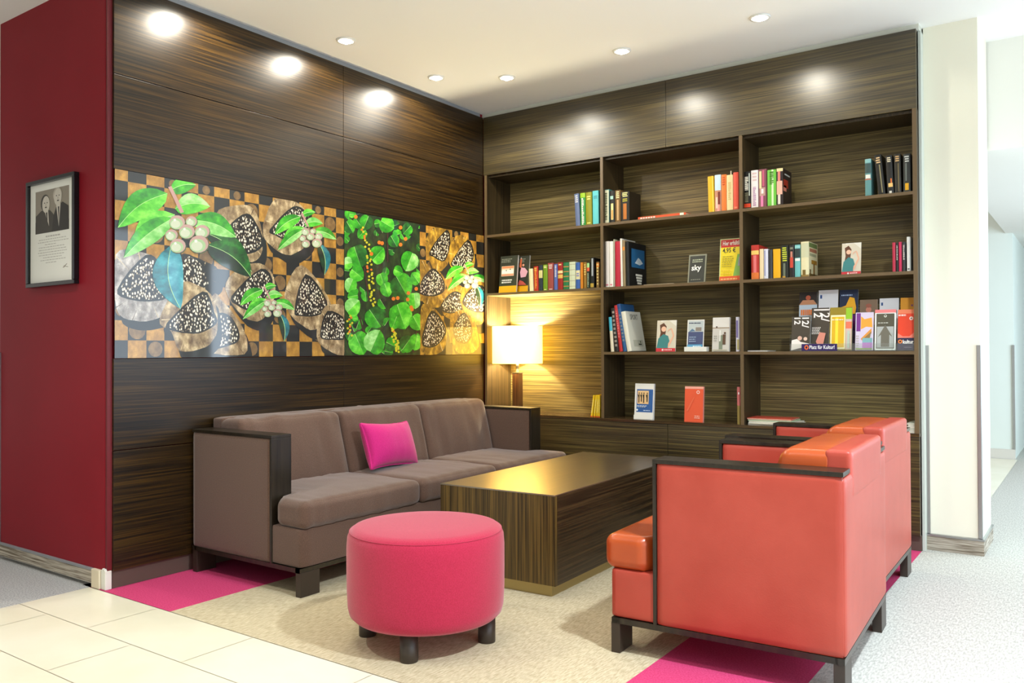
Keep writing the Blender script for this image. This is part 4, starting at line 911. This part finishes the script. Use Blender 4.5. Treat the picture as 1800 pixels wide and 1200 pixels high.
def gold(rc, pl, ds, tx): rc(0, 0, 1, 1, (150, 130, 30)); rc(.04, .03, .7, .82, (250, 240, 190)); rc(.09, .07, .65, .78, (226, 180, 30)); rc(.25, .1, .38, .76, (250, 224, 60)); rc(.72, .72, .98, .98, (150, 200, 40)); rc(.72, .02, .98, .72, (216, 190, 180)); rc(.72, .5, .98, .66, (240, 120, 90)); lines(rc, .1, .64, .7, .74, 1, (250, 246, 220)); rc(.8, .05, .9, .45, (190, 206, 190))
def purp(rc, pl, ds, tx): rc(0, 0, 1, 1, (216, 204, 226)); rc(.05, .5, .28, .98, (120, 50, 140)); pl([(.3, .55), (.3, .9), (.5, .82), (.9, .86), (.95, .6), (.6, .62)], (240, 166, 60)); pl([(.3, .3), (.9, .58), (.9, .44), (.45, .22)], (226, 150, 60)); pl([(.4, .28), (.9, .5), (.8, .3)], (150, 120, 70)); rc(.4, .06, .95, .2, (190, 130, 200)); rc(.4, .2, .95, .32, (130, 180, 186)); lines(rc, .05, .22, .04, .42, 6, (190, 180, 170)); rc(.05, .02, .95, .05, (150, 180, 90))
def grey(rc, pl, ds, tx): rc(0, 0, 1, 1, (236, 240, 234)); rc(0, .92, 1, 1, (240, 130, 130)); rc(.07, .04, .93, .9, (84, 80, 62)); rc(.1, .06, .9, .58, (176, 180, 176)); pl([(.15, .32), (.5, .62), (.85, .32), (.7, .38), (.7, .08), (.3, .08), (.3, .38)], (110, 106, 92)); ds(.5, .84, .07, (226, 226, 216)); ds(.5, .845, .04, (84, 80, 62)); lines(rc, .15, .65, .66, .7, 1, (200, 200, 190))
def kult(rc, pl, ds, tx):
    rc(0, 0, 1, 1, (232, 64, 26)); rc(0, .9, 1, 1, (240, 130, 90)); rc(0, 0, 1, .3, (30, 28, 66)); pl([(0, .3), (0, .42), (.3, .34), (.7, .34), (1, .44), (1, .3)], (240, 130, 110)); ds(.8, .78, .12, (244, 220, 210)); ds(.8, .78, .05, (120, 90, 80)); lines(rc, .04, .5, .84, .89, 1, (250, 226, 216), .8)
    ds(.16, .21, .13, (240, 130, 50)); ds(.16, .21, .06, (40, 20, 20)); tx('kultur', .32, .16, .13, (250, 248, 244), .64, .0008); lines(rc, .4, .9, .06, .09, 1, (150, 140, 160))
g = 'brochures in the acrylic rack'
for (a, b, tp, lb, dr) in [(1403, 1434.5, 513, 'rear-tier brochure with a face on dark top, leftmost in rack', soho), (1437, 1471.5, 509.5, 'rear-tier white brochure with blue square above the 12/12 leaflets', whitesq(False)), (1474, 1507, 509, 'rear-tier navy brochure with yellow shape in the rack', navy),
                           (1510, 1541.5, 526.5, 'rear-tier brown brochure with a face in the rack', brown), (1545, 1579, 524, 'rear-tier white brochure with black heading, right half of rack', whitesq(True)), (1582, 1606, 523, 'rear-tier orange-yellow brochure at the right end of rack', yellow)]:
    flyer(a, b, tp, 600, .135, RZ, lb, dr, tilt=6, group=g)
for (a, b, tp, lb, dr, yy) in [(1390.5, 1423.5, 556.5, 'front leaflet with sideways 12/12 and white figure, leftmost in rack', twelve(False), .03), (1425, 1456, 541, 'front leaflet with sideways 12/12 and pink figure in rack', twelve(True), .055), (1457.5, 1497, 540, 'front golden yellow brochure with green corner in rack', gold, .04),
                           (1503, 1534.5, 549, 'front violet and orange brochure in rack', purp, .04), (1537, 1574, 544, 'front grey brochure with triangle figure in rack', grey, .04), (1577.5, 1607, 544, 'front red brochure with navy kultur foot at right of rack', kult, .04)]:
    flyer(a, b, tp, 612, yy, RZ, lb, dr, tilt=7, group=g)
ks = MB(); ka, kb = at(1409, 600, 1, .018).x, at(1471.5, 600, 1, .018).x
ks.box((0, 0, 0), (kb-ka, .0015, .04), C((44, 26, 90)))
ks.quadset([(.028+.012*math.cos(i*.5236), -.0004, .02+.014*math.sin(i*.5236)) for i in range(12)], [tuple(range(12))], C((240, 110, 50)))
ks.quadset([(.028+.006*math.cos(i*.5236), -.0008, .02+.007*math.sin(i*.5236)) for i in range(12)], [tuple(range(12))], C((50, 24, 60)))
put_text(ks, 'Platz für Kultur!', .03, .045, .011, -.0006, C((250, 250, 250)), None, .0005, .14)
o = ks.build('rack_label', rk); o.location = (ka-rx0, -.0025, .003)
o['label'] = 'violet strip reading Platz für Kultur!'
